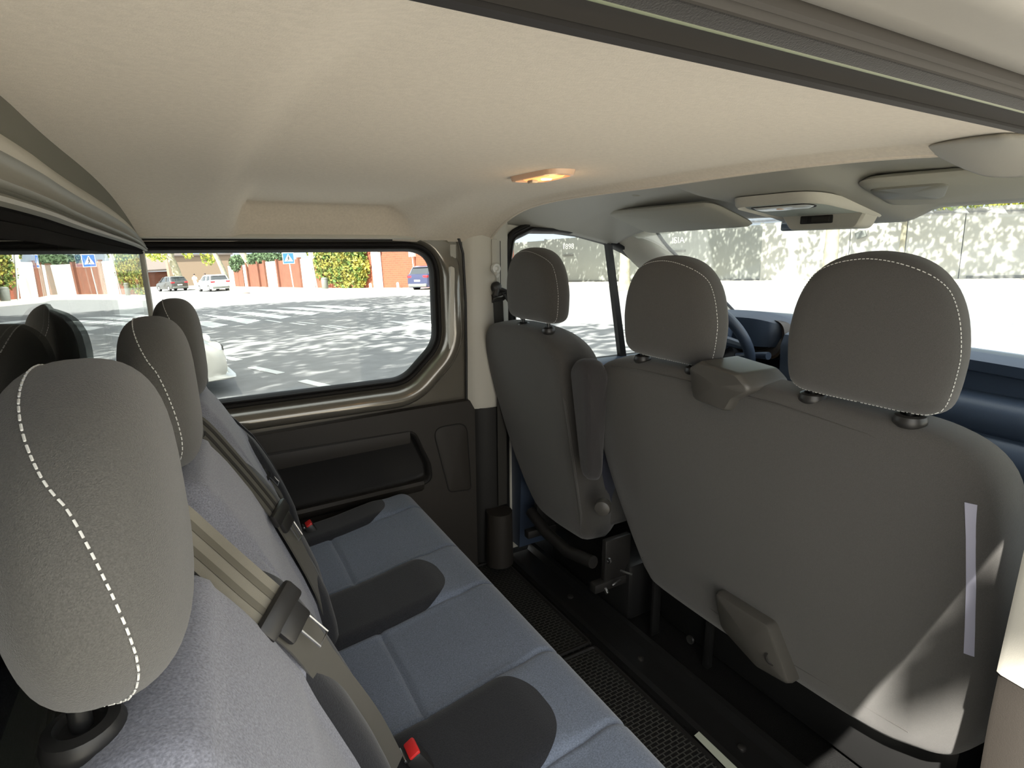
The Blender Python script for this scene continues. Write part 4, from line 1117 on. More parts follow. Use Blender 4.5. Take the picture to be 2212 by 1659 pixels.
# folded armrest
ola = rounded_poly([(0.905, 0.545), (0.952, 0.53), (0.945, 0.888), (0.868, 0.888)], [0.03, 0.02, 0.035, 0.04], 6)
pillow('armrest', ola, [(0, -0.050), (0.75, -0.050), (0.90, -0.044), (0.98, -0.025), (1.0, 0.0), (0.98, 0.025), (0.9, 0.042), (0, 0.046)], lambda u, v_, w: (u, 0.236 + w * (0.45 + 0.40 * sstep(v_, 0.5, 0.85)), v_), M['fab_arm'], ds)
# recline knob
mb = MB(); mb.lathe((0.985, 0.250, 0.435), (-0.75, -0.65, 0.0), [(0.024, -0.01), (0.025, 0.008), (0.022, 0.016), (0.012, 0.020), (0, 0.021)], 24)
kn = mb.build('recline_knob', M['plastic_chr'], ds)
# cushion, base, rails
olc = rounded_poly([(0.33, 0.30), (0.33, 0.46), (0.75, 0.46), (0.75, 0.30)], [0.03, 0.05, 0.05, 0.03], 5)
pillow('cushion', olc, [(0, 0.0), (0.95, 0.0), (1, 0.03), (1, 0.44), (0.95, 0.48), (0, 0.49)], lambda u, v_, w: (1.06 + w, u, v_), M['fab_dark'], ds)
mb = MB(); mb.box((1.30, 0.46, 0.11), (0.42, 0.44, 0.20), 0.02); mb.build('seat_box', M['steel_dark'], ds)
mb = MB(); mb.box((1.06, 0.27, 0.24), (0.10, 0.02, 0.14), 0.004); mb.box((1.06, 0.66, 0.24), (0.10, 0.02, 0.14), 0.004); mb.box((1.12, 0.27, 0.16), (0.30, 0.03, 0.03), 0.004); mb.box((1.12, 0.66, 0.16), (0.30, 0.03, 0.03), 0.004)
mb.tube([(0.99, 0.66, 0.245), (0.985, 0.55, 0.215), (0.985, 0.42, 0.205), (0.995, 0.30, 0.225)], 0.020, 12)
mb.build('frame', M['plastic_blk'], ds)
mb = MB(); mb.tube([(1.03, 0.212, 0.232), (1.03, 0.165, 0.245)], 0.0035, 6); mb.build('release_lever', M['steel'], ds)
mb = MB(); mb.tube([(1.035, 0.215, 0.20), (1.03, 0.245, 0.165)], 0.003, 6); mb.build('spring_rod', M['steel'], ds)
mb = MB(); mb.box((1.01, 0.262, 0.155), (0.01, 0.045, 0.012), 0.003, rot=Matrix.Rotation(radians(35), 3, 'X')); mb.build('rail_catch', M['steel'], ds)
mb = MB(); mb.lathe((1.005, 0.235, 0.262), (-1, 0, 0), [(0.009, 0), (0.009, 0.006), (0.004, 0.007), (0, 0.004)], 12); mb.build('bolt', M['steel'], ds)

# rounded grey cover at the foot of the left pillar
mb = MB(); mb.sweep(lambda z: [Vector((0.90 + (0.052 - 0.02 * z) * cos(a), 0.735 + 0.05 * sin(a), z)) for a in lin(0, 2 * pi, 17)[:-1]], lin(0.03, 0.20, 8) + [0.225, 0.24], closed=True)
o = mb.build('belt_reel_cover', M['trim_dark']); tag(o, 'dark grey rounded plastic cover on the floor behind the driver seat', 'cover')

# ---- floor: rubber mats, rails, sill
mt = empty('floor_mat', (0.75, 0, 0.01), label='black rubber floor mat with a grid pattern in front of the rear bench', cat='floor mat')
for y0, y1 in ((0.225, 0.79), (-0.35, 0.215), (-0.75, -0.36)):
    mb = MB(); mb.box((0.74, (y0 + y1) / 2, 0.004), (0.40, y1 - y0, 0.006), 0.001); p_ = mb.build('mat_section', M['mat_grid'], mt, smooth=False)
    mb = MB(); r_ = rounded_poly([(0.545, y0 + .006), (0.935, y0 + .006), (0.935, y1 - .006), (0.545, y1 - .006)], 0.015, 4)
    mb.tube([(p.x, p.y, 0.008) for p in r_], 0.006, 6, closed=True); mb.build('mat_rim', M['trim_darker'], p_)
sr = empty('floor_rail', (1.03, 0, 0.02), label='dark steel seat rail crossing the floor under the front seats', cat='floor rail')
mb = MB(); mb.sweep(lambda y: [Vector((x, y, z)) for x, z in ((0.958, 0.0), (0.962, 0.014), (0.978, 0.016), (0.985, 0.006), (1.06, 0.006), (1.07, 0.03), (1.085, 0.032), (1.095, 0.0))], lin(-0.78, 0.80, 6), closed=True)
mb.build('rail_profile', M['steel_dark'], sr, sharp=20)
for k, y in enumerate((0.45, 0.1, -0.25, -0.5)):
    mb = MB(); mb.lathe((1.02, y, 0.006), (0, 0, 1), [(0.010, 0), (0.010, 0.005), (0.006, 0.008), (0, 0.008)], 14); mb.build('bolt', M['plastic_blk'], sr)
mb = MB(); mb.box((0.905, 0.788, 0.018), (0.09, 0.012, 0.006), 0.002); mb.box((0.93, 0.765, 0.016), (0.07, 0.006, 0.006), 0.002)
o = mb.build('sill_strip', M['sill']); tag(o, 'short pale metal strip at the foot of the left pillar', 'sill strip')
mb = MB(); mb.sweep(lambda y: [Vector((0.945 + 0.05 * (y + .2), y, 0.012)), Vector((0.962 + 0.02 * (y + .2), y, 0.016)), Vector((0.957, y, 0.010))], lin(-0.62, -0.17, 10))
o = mb.build('sill_strip', M['sill']); tag(o, 'curved pale plastic strip beside the rubber mat under the passenger bench', 'sill strip')
# ribbed step under the corner of the passenger bench
stp = MB(); stp.sweep(lambda y: [Vector((x, y, 0.15 + 0.0035 * sin(x * 900))) for x in lin(0.93, 1.06, 120)] + [Vector((1.06, y, 0.01)), Vector((0.93, y, 0.01))], [-0.78, -0.50], closed=True)
o = stp.build('door_step', M['trim_light']); tag(o, 'pale ribbed step below the right corner of the passenger bench', 'step')


# =====================================================================================
# THE STREET (its ground slopes a little against the van)
# =====================================================================================
XsV = Vector((0.999714893, 0.00078907, 0.02386442)); YsV = Vector((0.0, 0.9994538, -0.03304682)); ZsV = Vector((-0.02387746, 0.0330374, 0.99916885))
OV = Vector((0.04106923, -0.99682433, -0.54857043))
SM = Matrix(((XsV.x, YsV.x, ZsV.x, OV.x), (XsV.y, YsV.y, ZsV.y, OV.y), (XsV.z, YsV.z, ZsV.z, OV.z), (0, 0, 0, 1)))
def place(o, x, y, yaw=0.0, z=0.0):
    o.matrix_world = SM @ Matrix.Translation((x, y, z)) @ Matrix.Rotation(yaw, 4, 'Z')
    bpy.context.view_layer.update()
    return o
def sthing(name, label, cat, x, y, yaw=0.0, group=None):
    e = empty(name, (0, 0, 0), label=label, cat=cat, group=group); return place(e, x, y, yaw)
def adopt_local(o, parent): o.parent = parent; o.matrix_parent_inverse = Matrix.Identity(4)
def lbuild(mb, name, material, parent, **kw):
    o = mb.build(name, material, None, **kw); adopt_local(o, parent); return o

# ground: asphalt road, sidewalks
mb = MB(); mb.box((20, 30, -0.25), (220, 260, 0.5)); o = mb.build('ground', M['asphalt'], smooth=False); place(o, 0, 0); tag(o, 'grey asphalt road', kind='structure')
mb = MB(); mb.box((0, 0, 0.0), (40, 7.0, 0.12), 0.02); o = mb.build('sidewalk', M['pavement'], smooth=False); place(o, -1, -3.6 - 1.2); tag(o, 'pale pavement on the open-door side of the van', kind='structure')
mb = MB(); mb.box((0, 0, 0.0), (62, 5.0, 0.16), 0.02); o = mb.build('sidewalk', M['pavement'], smooth=False)
W0, W1, W2 = Vector((4.4, 78.8)), Vector((10.1, 51.4)), Vector((14.9, 36.9))
d1 = (W0 - W2).normalized()
place(o, (W2 + d1 * 28).x - 2.2, (W2 + d1 * 28).y - 0.5, atan2(d1.y, d1.x)); tag(o, 'sunlit pavement in front of the brick wall', kind='structure')
F0, F1 = Vector((21.4, 37.2)), Vector((31.5, 4.0)); dF = (F1 - F0).normalized(); FL = (F1 - F0).length
mb = MB(); mb.box((0, 0, 0.0), (48, 3.2, 0.16), 0.02); o = mb.build('sidewalk', M['pavement'], smooth=False)
place(o, (F0 + dF * 18).x - 1.2, (F0 + dF * 18).y - 0.35, atan2(dF.y, dF.x)); tag(o, 'pavement in front of the grey fence', kind='structure')

# road paint
def paint(name, label, quads, cat, group=None):
    mb = MB()
    for q in quads:
        v = [Vector((x, y, 0.004)) for x, y in q] + [Vector((x, y, 0.012)) for x, y in q]
        n_ = len(q); mb.add(v, [tuple(range(n_)), tuple(range(n_, 2 * n_))] + [(i, (i + 1) % n_, (i + 1) % n_ + n_, i + n_) for i in range(n_)])
    o = mb.build(name, M['road_paint'], None, smooth=False); place(o, 0, 0); tag(o, label, cat, group)
def stripe(a, b, w):
    a, b = Vector(a), Vector(b); t = (b - a).normalized(); n_ = Vector((-t.y, t.x)) * w / 2
    return [a + n_, b + n_, b - n_, a - n_]
zq = [[(0.43, 28.0), (1.06, 26.0), (2.16, 21.9), (1.60, 20.9)], [(1.5, 28.2), (2.24, 27.2), (3.30, 22.5), (2.80, 21.8)], [(2.59, 28.6), (3.20, 27.7), (4.46, 23.2), (3.96, 22.3)], [(3.6, 28.8), (4.4, 27.8), (5.56, 23.4), (5.0, 22.5)],
      [(-0.2, 24.5), (0.50, 23.6), (1.05, 21.2), (0.55, 20.5)], [(4.8, 28.9), (5.6, 27.9), (6.6, 23.6), (6.0, 22.7)]]
paint('zebra_crossing', 'white zebra crossing stripes on the shaded road', zq, 'road marking')
for a, b in (((2.32, 21.95), (2.61, 20.35)), ((2.85, 19.82), (3.09, 18.64)), ((3.07, 19.97), (3.41, 18.7)), ((3.43, 17.84), (3.69, 16.49)), ((3.62, 17.86), (3.92, 16.54)), ((3.91, 15.54), (4.2, 14.25)), ((4.14, 15.68), (4.48, 14.34)), ((4.38, 13.4), (4.61, 12.36)), ((4.62, 13.47), (4.88, 12.45))):
    paint('lane_dash', 'one of the short white dashes in a double row across the shaded road', [stripe(a, b, 0.11)], 'road marking', 'double row of lane dashes')
for (a, b), lb in ((((0.37, 13.48), (0.71, 12.33)), 'short white line on the road just right of the silver car'), (((0.84, 11.25), (1.19, 10.16)), 'short white line on the road, second from the silver car'), (((1.38, 9.22), (1.75, 8.0)), 'short white line on the road closest to the side window sill')): paint('parking_line', lb, [stripe(a, b, 0.15)], 'road marking')
paint('lane_arrow', 'broad white marking near the right end of the side window', [[(5.36, 17.54), (5.85, 16.23), (6.25, 14.6), (5.76, 14.6), (5.46, 15.36)]], 'road marking')
paint('thin_lane_line', 'thin white line on the road beyond the broad marking', [stripe((6.1, 21.8), (7.0, 17.8), 0.16)], 'road marking')

# grey fence beyond the windshield: panels, posts, gates
fe = sthing('panel_fence', 'long grey metal panel fence with gates beyond the windshield', 'fence', F0.x, F0.y, atan2(dF.y, dF.x))
marks = [0.0, 3.2, 5.94, 7.93, 9.6, 11.34, 13.91, 15.45, 17.06, 18.0]
for a, b in zip(marks, marks[1:]):
    mb = MB(); mb.box(((a + b) / 2, 0, 1.5), (b - a - 0.05, 0.05, 2.9 + 0.1 * ((len(fe.children)) % 2))); lbuild(mb, 'fence_panel', M['fence'], fe, smooth=False)
for a in marks:
    mb = MB(); mb.box((a, 0.03, 1.5), (0.12, 0.12, 3.1)); lbuild(mb, 'fence_post', M['fence'], fe, smooth=False)
mb = MB(); mb.box((9.0, -0.06, 0.10), (18, 0.06, 0.12)); lbuild(mb, 'bottom_rail', M['fence_line'], fe, smooth=False)
def text(body, size, x, z, parent, name):
    c = bpy.data.curves.new(name, 'FONT'); c.body = body; c.size = size; c.extrude = 0.004; c.align_x = 'CENTER'; c.materials.append(M['letter'])
    tmp = bpy.data.objects.new('tmp', c); COL.objects.link(tmp); dg = bpy.context.evaluated_depsgraph_get()
    me = bpy.data.meshes.new_from_object(tmp.evaluated_get(dg)); bpy.data.objects.remove(tmp)
    o = bpy.data.objects.new(name, me); COL.objects.link(o); o.parent = parent
    o.matrix_local = Matrix.Translation((x, -0.035, z)) @ Matrix.Rotation(pi / 2, 4, 'X')
    return o
text('1898', 0.50, 5.25, 2.28, fe, 'gate_lettering'); text('ISIA', 0.50, 13.3, 2.25, fe, 'gate_lettering')
for x, z in ((5.25, 1.86), (13.35, 1.80)):
    mb = MB(); mb.box((x, -0.05, z), (0.85, 0.05, 0.12)); lbuild(mb, 'letter_slot', M['fence_line'], fe, smooth=False)
pw = F0 + dF * 18.0
rw = sthing('rendered_wall', 'bright pale wall with joints and leaf shadows beyond the windshield', 'wall', pw.x, pw.y, atan2(dF.y, dF.x))
mk = [0.05, 4.16, 6.4, 8.43, 10.6, 12.8, 15.5]
for a, b in zip(mk, mk[1:]):
    mb = MB(); mb.box(((a + b) / 2, 0.05, 1.5), (b - a - 0.03, 0.2, 3.0)); lbuild(mb, 'wall_section', M['fence_white'], rw, smooth=False)
mb = MB(); mb.box((8, 0.12, 1.5), (15.6, 0.05, 2.98)); lbuild(mb, 'joint_backing', M['fence_line'], rw, smooth=False)
mb = MB(); mb.box((11.2, -0.07, 0.14), (5.0, 0.05, 0.12)); lbuild(mb, 'base_strip', M['fence_line'], rw, smooth=False)
wl_ = sthing('wall_lamp', 'small dark box lamp fixed to the pale wall', 'wall lamp', (pw + dF * 4.62).x, (pw + dF * 4.62).y, atan2(dF.y, dF.x))
mb = MB(); mb.box((0, -0.16, 2.16), (0.42, 0.20, 0.30), 0.02, rot=Matrix.Rotation(radians(-18), 3, 'Y')); lbuild(mb, 'lamp_box', M['bin'], wl_)
mb = MB(); mb.box((0, -0.05, 2.2), (0.1, 0.08, 0.1)); lbuild(mb, 'bracket', M['pole'], wl_)
tp = pw + dF * 6.35 - Vector((0.9, 0.3))
def trunk(name, label, x, y, h, r, lean, mat_=None, group=None):
    e = sthing(name, label, 'tree', x, y, 0, group)
    mb = MB(); pts = [(lean[0] * t * t * .5 + lean[0] * t * .5 + 0.05 * sin(5 * t), lean[1] * t, h * t) for t in lin(0, 1, 9)]
    mb.tube(pts, [r * (1.25 - 0.55 * t) if t > 0 else r * 1.5 for t in lin(0, 1, 9)], 12)
    mb.tube([pts[5], (pts[5][0] + .7, pts[5][1] + .2, pts[5][2] + 1.4)], [r * .55, r * .3], 8)
    lbuild(mb, 'trunk', M['bark'], e); return e, pts
def leaves(name, parent, blobs, n, size, mat_, seed=1, kind='stuff'):
    """blobs: list of (centre, radii)"""
    rnd = random.Random(seed); mb = MB(); V_ = []; F_ = []
    wts = [b[1][0] * b[1][1] * b[1][2] for b in blobs]; tot = sum(wts)
    for _ in range(n):
        r_ = rnd.random() * tot; i = 0
        while r_ > wts[i] and i < len(blobs) - 1: r_ -= wts[i]; i += 1
        c, rad = blobs[i]
        while True:
            p = Vector((rnd.uniform(-1, 1), rnd.uniform(-1, 1), rnd.uniform(-1, 1)))
            if p.length < 1: break
        p = Vector((c[0] + p.x * rad[0], c[1] + p.y * rad[1], c[2] + p.z * rad[2]))
        a = Vector((rnd.gauss(0, 1), rnd.gauss(0, 1), rnd.gauss(0, 1))).normalized(); b = a.orthogonal().normalized(); q = rnd.uniform(0, pi)
        b = (Matrix.Rotation(q, 3, a) @ b); s_ = size * rnd.uniform(.6, 1.4)
        k = len(V_); w = a.cross(b)
        V_ += [p + b * s_, p + w * s_ * .55 + b * .2 * s_, p - b * s_, p - w * s_ * .55 + b * .1 * s_]; F_.append((k, k + 1, k + 2, k + 3))
    o = mesh(name, V_, F_, mat_, None, smooth=False, weld=False); adopt_local(o, parent)
    if kind: o['kind'] = kind
    return o
def tree(label, x, y, h, blobs, n, size, mat_, seed, lean=(0, 0), r=0.22, name='street_tree', group=None):
    e, pts = trunk(name, label, x, y, h, r, lean, group=group)
    leaves('crown', e, blobs, n, size, mat_, seed, kind=None); return e

# trees standing behind and beside the van: their crowns shade the road and dapple the seat
tree('tall plane tree behind the van shading the near road', -9.5, 3.5, 9.0, [((-1, 0, 11.5), (5.5, 5.0, 1.4)), ((3.5, 3, 11.0), (4, 4, 1.2)), ((7.4, 2.0, 11.0), (2.6, 3.0, 1.1))], 5000, 0.22, M['leaf'], 3)
tree('tall plane tree behind the van shading the middle of the road', -9.0, 15.0, 9.0, [((0, 0, 11.5), (6.5, 5.5, 1.4)), ((4.5, 1, 10.5), (5, 5, 1.2))], 5200, 0.235, M['leaf'], 4)
tree('tall plane tree behind the van shading the far side of the road', -8.0, 24.5, 9.0, [((0, 0, 11.5), (6.5, 4.5, 1.4)), ((6, -1, 11.0), (5.5, 4.0, 1.2))], 4600, 0.25, M['leaf'], 5)
e, _ = trunk('street_tree', 'young plane tree on the pavement behind the van dappling the passenger bench', -4.6, -2.6, 5.2, 0.12, (0.8, 0.6))
def toward_sun(p, z): # where the sun ray through a place point reaches street height z, in the tree's own axes
    q = SM.inverted() @ (Vector(p) - SUNDIR * ((z - 0.55 - p[2]) / -SUNDIR.z)); return (q.x + 4.6, q.y + 2.6, q.z)
c1 = toward_sun((0.88, -0.70, 0.74), 5.4); c2 = toward_sun((1.0, -0.62, 0.62), 5.6); c3 = toward_sun((1.02, -0.56, 0.34), 5.5)
leaves('crown', e, [((c2[0], c2[1], 5.9), (1.5, 1.3, 0.6)), (c3, (0.35, 0.3, 0.2))], 52, 0.10, M['leaf'], 6, kind=None)
leaves('pillar_shade_leaves', e, [(c1, (0.08, 0.05, 0.06))], 9, 0.075, M['leaf'], 16, kind=None)  # unseen leaf cluster added along the sun ray to shade the right pillar
def fence_tree(label, s0, s1, n, size, mat_, seed, dens_z=1.3):
    c = F0 + dF * (s0 + s1) / 2; h_ = 8.8; k = (h_ - 1.6) / 1.17
    x, y = c.x - k, c.y - 0.45 * k
    L_ = (s1 - s0) / 2; m_ = max(2, int(L_ / 1.4)); bl = []
    for q in range(m_):
        o_ = -L_ + (q + .5) * 2 * L_ / m_
        bl.append(((dF.x * o_, dF.y * o_, h_), (1.5, 2 * L_ / m_ * .75, dens_z)))
    tree(label, x, y, 7.0, bl, n, size, mat_, seed)
fence_tree('roadside tree in front of the left part of the grey fence', -2.0, 7.5, 3700, 0.175, M['leaf'], 8)
fence_tree('roadside tree in front of the grey fence gates', 7.0, 19.0, 3900, 0.165, M['leaf'], 9)
fence_tree('roadside tree before the lamp on the pale wall', 20.4, 24.0, 420, 0.15, M['leaf_yellow'], 10, 0.9)
fence_tree('roadside tree right of the slim trunk before the pale wall', 24.6, 33.0, 2000, 0.16, M['leaf_yellow'], 15)
e, _ = trunk('young_tree', 'slim pale trunk standing before the bright wall', tp.x, tp.y, 5.0, 0.10, (0.25, 0.0))
leaves('crown', e, [((0.2, 0, 4.9), (1.5, 2.2, 0.55))], 500, 0.13, M['leaf_yellow'], 11, kind=None)
# greenery over the top of the wall
e = sthing('climbing_shrub', 'yellow-green leaves hanging over the top of the pale wall', 'shrub', pw.x, pw.y, atan2(dF.y, dF.x))
mb = MB(); mb.tube([(5, 0.6, 0), (5.2, 0.6, 2.0), (6, 0.5, 3.2), (9, 0.4, 3.35), (13, 0.4, 3.4)], [0.08, 0.07, 0.05, 0.04, 0.02], 6); lbuild(mb, 'stem', M['bark'], e)
leaves('foliage', e, [((4.2, 0.1, 3.25), (1.6, 0.4, 0.35)), ((8.5, 0.2, 3.35), (2.8, 0.5, 0.5)), ((12.2, 0.2, 3.2), (2.6, 0.6, 0.7))], 3200, 0.10, M['leaf_yellow'], 12)

# the red brick wall with ivy and the painted panels on the left
brk = sthing('brick_wall', 'sunlit red brick wall behind the parked navy car', 'wall', W1.x, W1.y, atan2((W2 - W1).y, (W2 - W1).x))
LB = (W2 - W1).length
mb = MB(); mb.box((LB / 2 + 3.6, 0.15, 1.6), (LB + 7.2, 0.3, 3.2)); o = lbuild(mb, 'brickwork', M['brick_red'], brk, smooth=False)
mb = MB(); mb.box((LB / 2 + 3.6, 0.15, 3.26), (LB + 7.3, 0.42, 0.12), 0.02); lbuild(mb, 'coping', M['panelw'], brk, smooth=False)
gp_ = sthing('gate_post', 'white gate post at the edge of the ivy on the brick wall', 'gate post', (W1 + (W2 - W1).normalized() * 8.9).x, (W1 + (W2 - W1).normalized() * 8.9).y - 0.1, atan2((W2 - W1).y, (W2 - W1).x))
mb = MB(); mb.box((0, -0.16, 1.55), (0.85, 0.30, 3.1), 0.02); lbuild(mb, 'post_body', M['white_wall'], gp_, smooth=False)
mb = MB(); mb.box((0, -0.16, 3.0), (1.15, 0.45, 0.18), 0.03); lbuild(mb, 'cap', M['white_wall'], gp_, smooth=False)
iv = sthing('ivy', 'green and yellow ivy covering the left half of the brick wall', 'ivy', W1.x, W1.y, atan2((W2 - W1).y, (W2 - W1).x))
leaves('ivy_foliage', iv, [((2.0, -0.25, 1.9), (2.2, 0.45, 1.5)), ((5.0, -0.3, 1.7), (3.2, 0.5, 1.9)), ((3.5, -0.3, 3.1), (4.5, 0.6, 0.8)), ((6.4, -0.3, 1.9), (1.6, 0.45, 2.0))], 6500, 0.13, M['ivy'], 13)
pf = sthing('painted_fence', 'row of brown and white fence panels between the trees', 'fence', W0.x, W0.y, atan2((W1 - W0).y, (W1 - W0).x))
segs = [(1.5, 3.5, 'panelw'), (3.5, 5.2, 'brown'), (5.2, 7.0, 'brown'), (7.2, 9.0, 'panelw'), (9.0, 12.6, 'brown'), (12.7, 14.7, 'brown'), (14.8, 18.4, 'panelw'), (18.5, 21.6, 'brown'), (21.7, 24.0, 'brown'), (24.1, 27.0, 'white_wall'), (27.0, 28.4, 'brown')]
for a, b, m_ in segs:
    mb = MB(); mb.box(((a + b) / 2, 0.1, 1.25), (b - a - 0.06, 0.12, 2.5 + (0.3 if b > 18 else 0))); lbuild(mb, 'fence_panel', M[m_], pf, smooth=False)
for a in (9.0, 12.65, 14.75, 18.45, 24.05):
    mb = MB(); mb.box((a, 0.0, 1.4), (0.35, 0.3, 2.8)); lbuild(mb, 'fence_post', M['brown'], pf, smooth=False)
hd_ = sthing('hedge', 'dark clipped hedge on top of the painted fence', 'hedge', W0.x, W0.y, atan2((W1 - W0).y, (W1 - W0).x))
leaves('hedge_foliage', hd_, [((11.0, 0.5, 3.0), (6.5, 0.7, 0.65)), ((4.8, 0.3, 2.7), (2.5, 0.7, 1.0)), ((17, 0.5, 3.0), (4, 0.6, 0.4))], 4500, 0.17, M['hedge'], 14)
for k, (x, w_, z_) in enumerate(((14.0, 10.0, 5.6), (25.0, 9.0, 6.0))):
    c = W0 + (W1 - W0).normalized() * x + Vector((7.0, 1.5))
    b_ = sthing('house', ('bright white house wall behind the hedge', 'white house wall behind the white fence panel')[k], 'building', c.x, c.y, atan2((W1 - W0).y, (W1 - W0).x))
    mb = MB(); mb.box((0, 2, z_ / 2), (w_, 4, z_)); lbuild(mb, 'wall', M['white_wall'], b_, smooth=False)
    mb = MB(); mb.box((0, 2, z_ + 0.1), (w_ + .6, 4.6, 0.25)); lbuild(mb, 'roof', M['tan'], b_, smooth=False)
for nm, lb, x, y, w_, z_, m_ in (('low_building', 'low tan building between the first trees', 2.6, 104, 9.0, 4.6, 'tan'),):
    b_ = sthing(nm, lb, 'building', x, y, 0.1)
    mb = MB(); mb.box((0, 2, z_ / 2), (w_, 4, z_)); lbuild(mb, 'wall', M[m_], b_, smooth=False)
    mb = MB(); mb.box((0, 2, z_ + 0.1), (w_ + .6, 4.6, 0.25)); lbuild(mb, 'roof', M['roof_dark'], b_, smooth=False)
b_ = sthing('gabled_house', 'house with a sloping dark roof at the far left end of the street', 'building', -5.0, 112, 0.25)
mb = MB(); mb.box((0, 2, 1.2), (12.0, 5, 2.4)); lbuild(mb, 'wall', M['brown'], b_, smooth=False)
mb = MB(); mb.add([Vector(p) for p in ((-7, -1, 2.3), (7, -1, 2.6), (7, 6, 5.8), (-2, 6, 4.2), (-7, -1, 2.6), (7, -1, 2.9), (7, 6, 6.1), (-2, 6, 4.5))], [(0, 1, 2, 3), (4, 5, 6, 7), (0, 1, 5, 4), (1, 2, 6, 5), (2, 3, 7, 6), (3, 0, 4, 7)]); lbuild(mb, 'roof', M['roof_dark'], b_, smooth=False)
mb = MB(); mb.box((-4.5, -0.6, 1.3), (1.2, 0.1, 0.9)); lbuild(mb, 'window', M['car_glass'], b_, smooth=False)

def ground_at(px_off, d): return px_off * d
tree('leaning plane trunk beside the white hatchback', 7.2, 70.0, 6.5, [((-2.0, 0, 8.2), (3.0, 3.0, 1.5))], 700, 0.25, M['leaf'], 20, lean=(-2.7, 0), r=0.35)
tree('slim leaning tree behind the white hatchback', 4.9, 84.0, 6.5, [((-2, 0, 8.0), (2.5, 2.5, 1.5))], 600, 0.25, M['leaf'], 21, lean=(-1.9, 0), r=0.30)
tree('far plane tree with yellow-green leaves behind the dark hatchback', -0.6, 92.0, 6.5, [((-2.2, -1, 4.5), (1.3, 1.2, 1.0)), ((1.6, -1, 4.6), (0.9, 1, 0.9)), ((3.9, -1, 3.9), (1.0, 1, 1.2)), ((0, 0, 8), (3, 3, 1.4))], 1500, 0.24, M['leaf_yellow'], 22, lean=(-1.2, 0), r=0.50)

# poles, sign, bin
ps = sthing('crossing_sign', 'blue pedestrian crossing sign on a thin pole', 'road sign', 8.2, 53.0, atan2(-8.2, 53.0) )
mb = MB(); mb.cyl((0, 0, 0), (-0.12, 0, 3.2), 0.05, n=10); lbuild(mb, 'pole', M['pole'], ps)
mb = MB(); mb.box((-0.12, -0.08, 2.72), (0.95, 0.03, 0.95), 0.01); sp_ = lbuild(mb, 'sign_plate', M['sign_white'], ps, smooth=False)
mb = MB(); mb.box((-0.12, -0.10, 2.72), (0.85, 0.02, 0.85)); o = lbuild(mb, 'blue_field', M['sign_blue'], sp_, smooth=False)
mb = MB(); mb.add([(-0.47, -0.115, 2.45), (0.23, -0.115, 2.45), (-0.12, -0.115, 3.08)], [(0, 1, 2)]); lbuild(mb, 'white_triangle', M['sign_white'], sp_, smooth=False)
mb = MB(); mb.tube([(-0.12, -0.125, 2.86), (-0.12, -0.125, 2.66)], 0.035, 6); mb.tube([(-0.12, -0.125, 2.66), (-0.24, -0.125, 2.48)], 0.022, 6); mb.tube([(-0.12, -0.125, 2.66), (0.0, -0.125, 2.48)], 0.022, 6); mb.tube([(-0.22, -0.125, 2.70), (-0.12, -0.125, 2.80), (-0.03, -0.125, 2.70)], 0.02, 6); mb.lathe((-0.12, -0.11, 2.92), (0, -1, 0), [(0.045, 0), (0.045, .02), (0, .02)], 10)
lbuild(mb, 'walking_figure', M['black'], sp_)
ps = sthing('sign_pole', 'white pole beside the litter bin in front of the white panel', 'pole', 9.5, 49.3, 0)
mb = MB(); mb.cyl((0, 0, 0), (-0.3, 0, 4.2), 0.06, n=10); lbuild(mb, 'pole', M['pole'], ps)
mb = MB(); mb.box((-0.22, 0, 2.9), (0.34, 0.05, 0.8), 0.02); lbuild(mb, 'plate_edge', M['sign_white'], ps)
bn = sthing('litter_bin', 'grey cylindrical litter bin beside the white pole', 'bin', 9.95, 48.4, 0)
mb = MB(); mb.lathe((0, 0, 0), (0, 0, 1), [(0.20, 0), (0.25, 0.1), (0.27, 0.80), (0.25, 0.84), (0.27, 0.88), (0.20, 0.98), (0, 1.0)], 20); lbuild(mb, 'body', M['bin'], bn)
ps = sthing('sign_pole', 'pole carrying the white back of a square sign before the brick wall', 'pole', 14.2, 38.6, 0.2)
mb = MB(); mb.cyl((0, 0, 0), (-0.15, 0, 2.9), 0.05, n=10); lbuild(mb, 'pole', M['pole'], ps)
mb = MB(); mb.box((-0.13, -0.06, 2.55), (0.62, 0.03, 0.62), 0.02); lbuild(mb, 'sign_back', M['sign_white'], ps)
for x, y in ((11.9, 42.0), (13.4, 40.2)):
    b_ = sthing('bollard', 'short white bollard at the foot of the brick wall', 'bollard', x, y, 0, 'bollards by the brick wall')
    mb = MB(); mb.lathe((0, 0, 0), (0, 0, 1), [(0.10, 0), (0.10, 0.42), (0.06, 0.5), (0, 0.5)], 12); lbuild(mb, 'body', M['sign_white'], b_)
dr = sthing('leaf_litter', 'small dark leaf heap on the sunlit road below the white hatchback', 'leaves', 4.2, 51.0, 0)
mb = MB(); mb.lathe((0, 0, 0), (0, 0, 1), [(0.32, 0), (0.28, 0.05), (0.12, 0.10), (0, 0.11)], 10); lbuild(mb, 'heap', M['roof_dark'], dr)

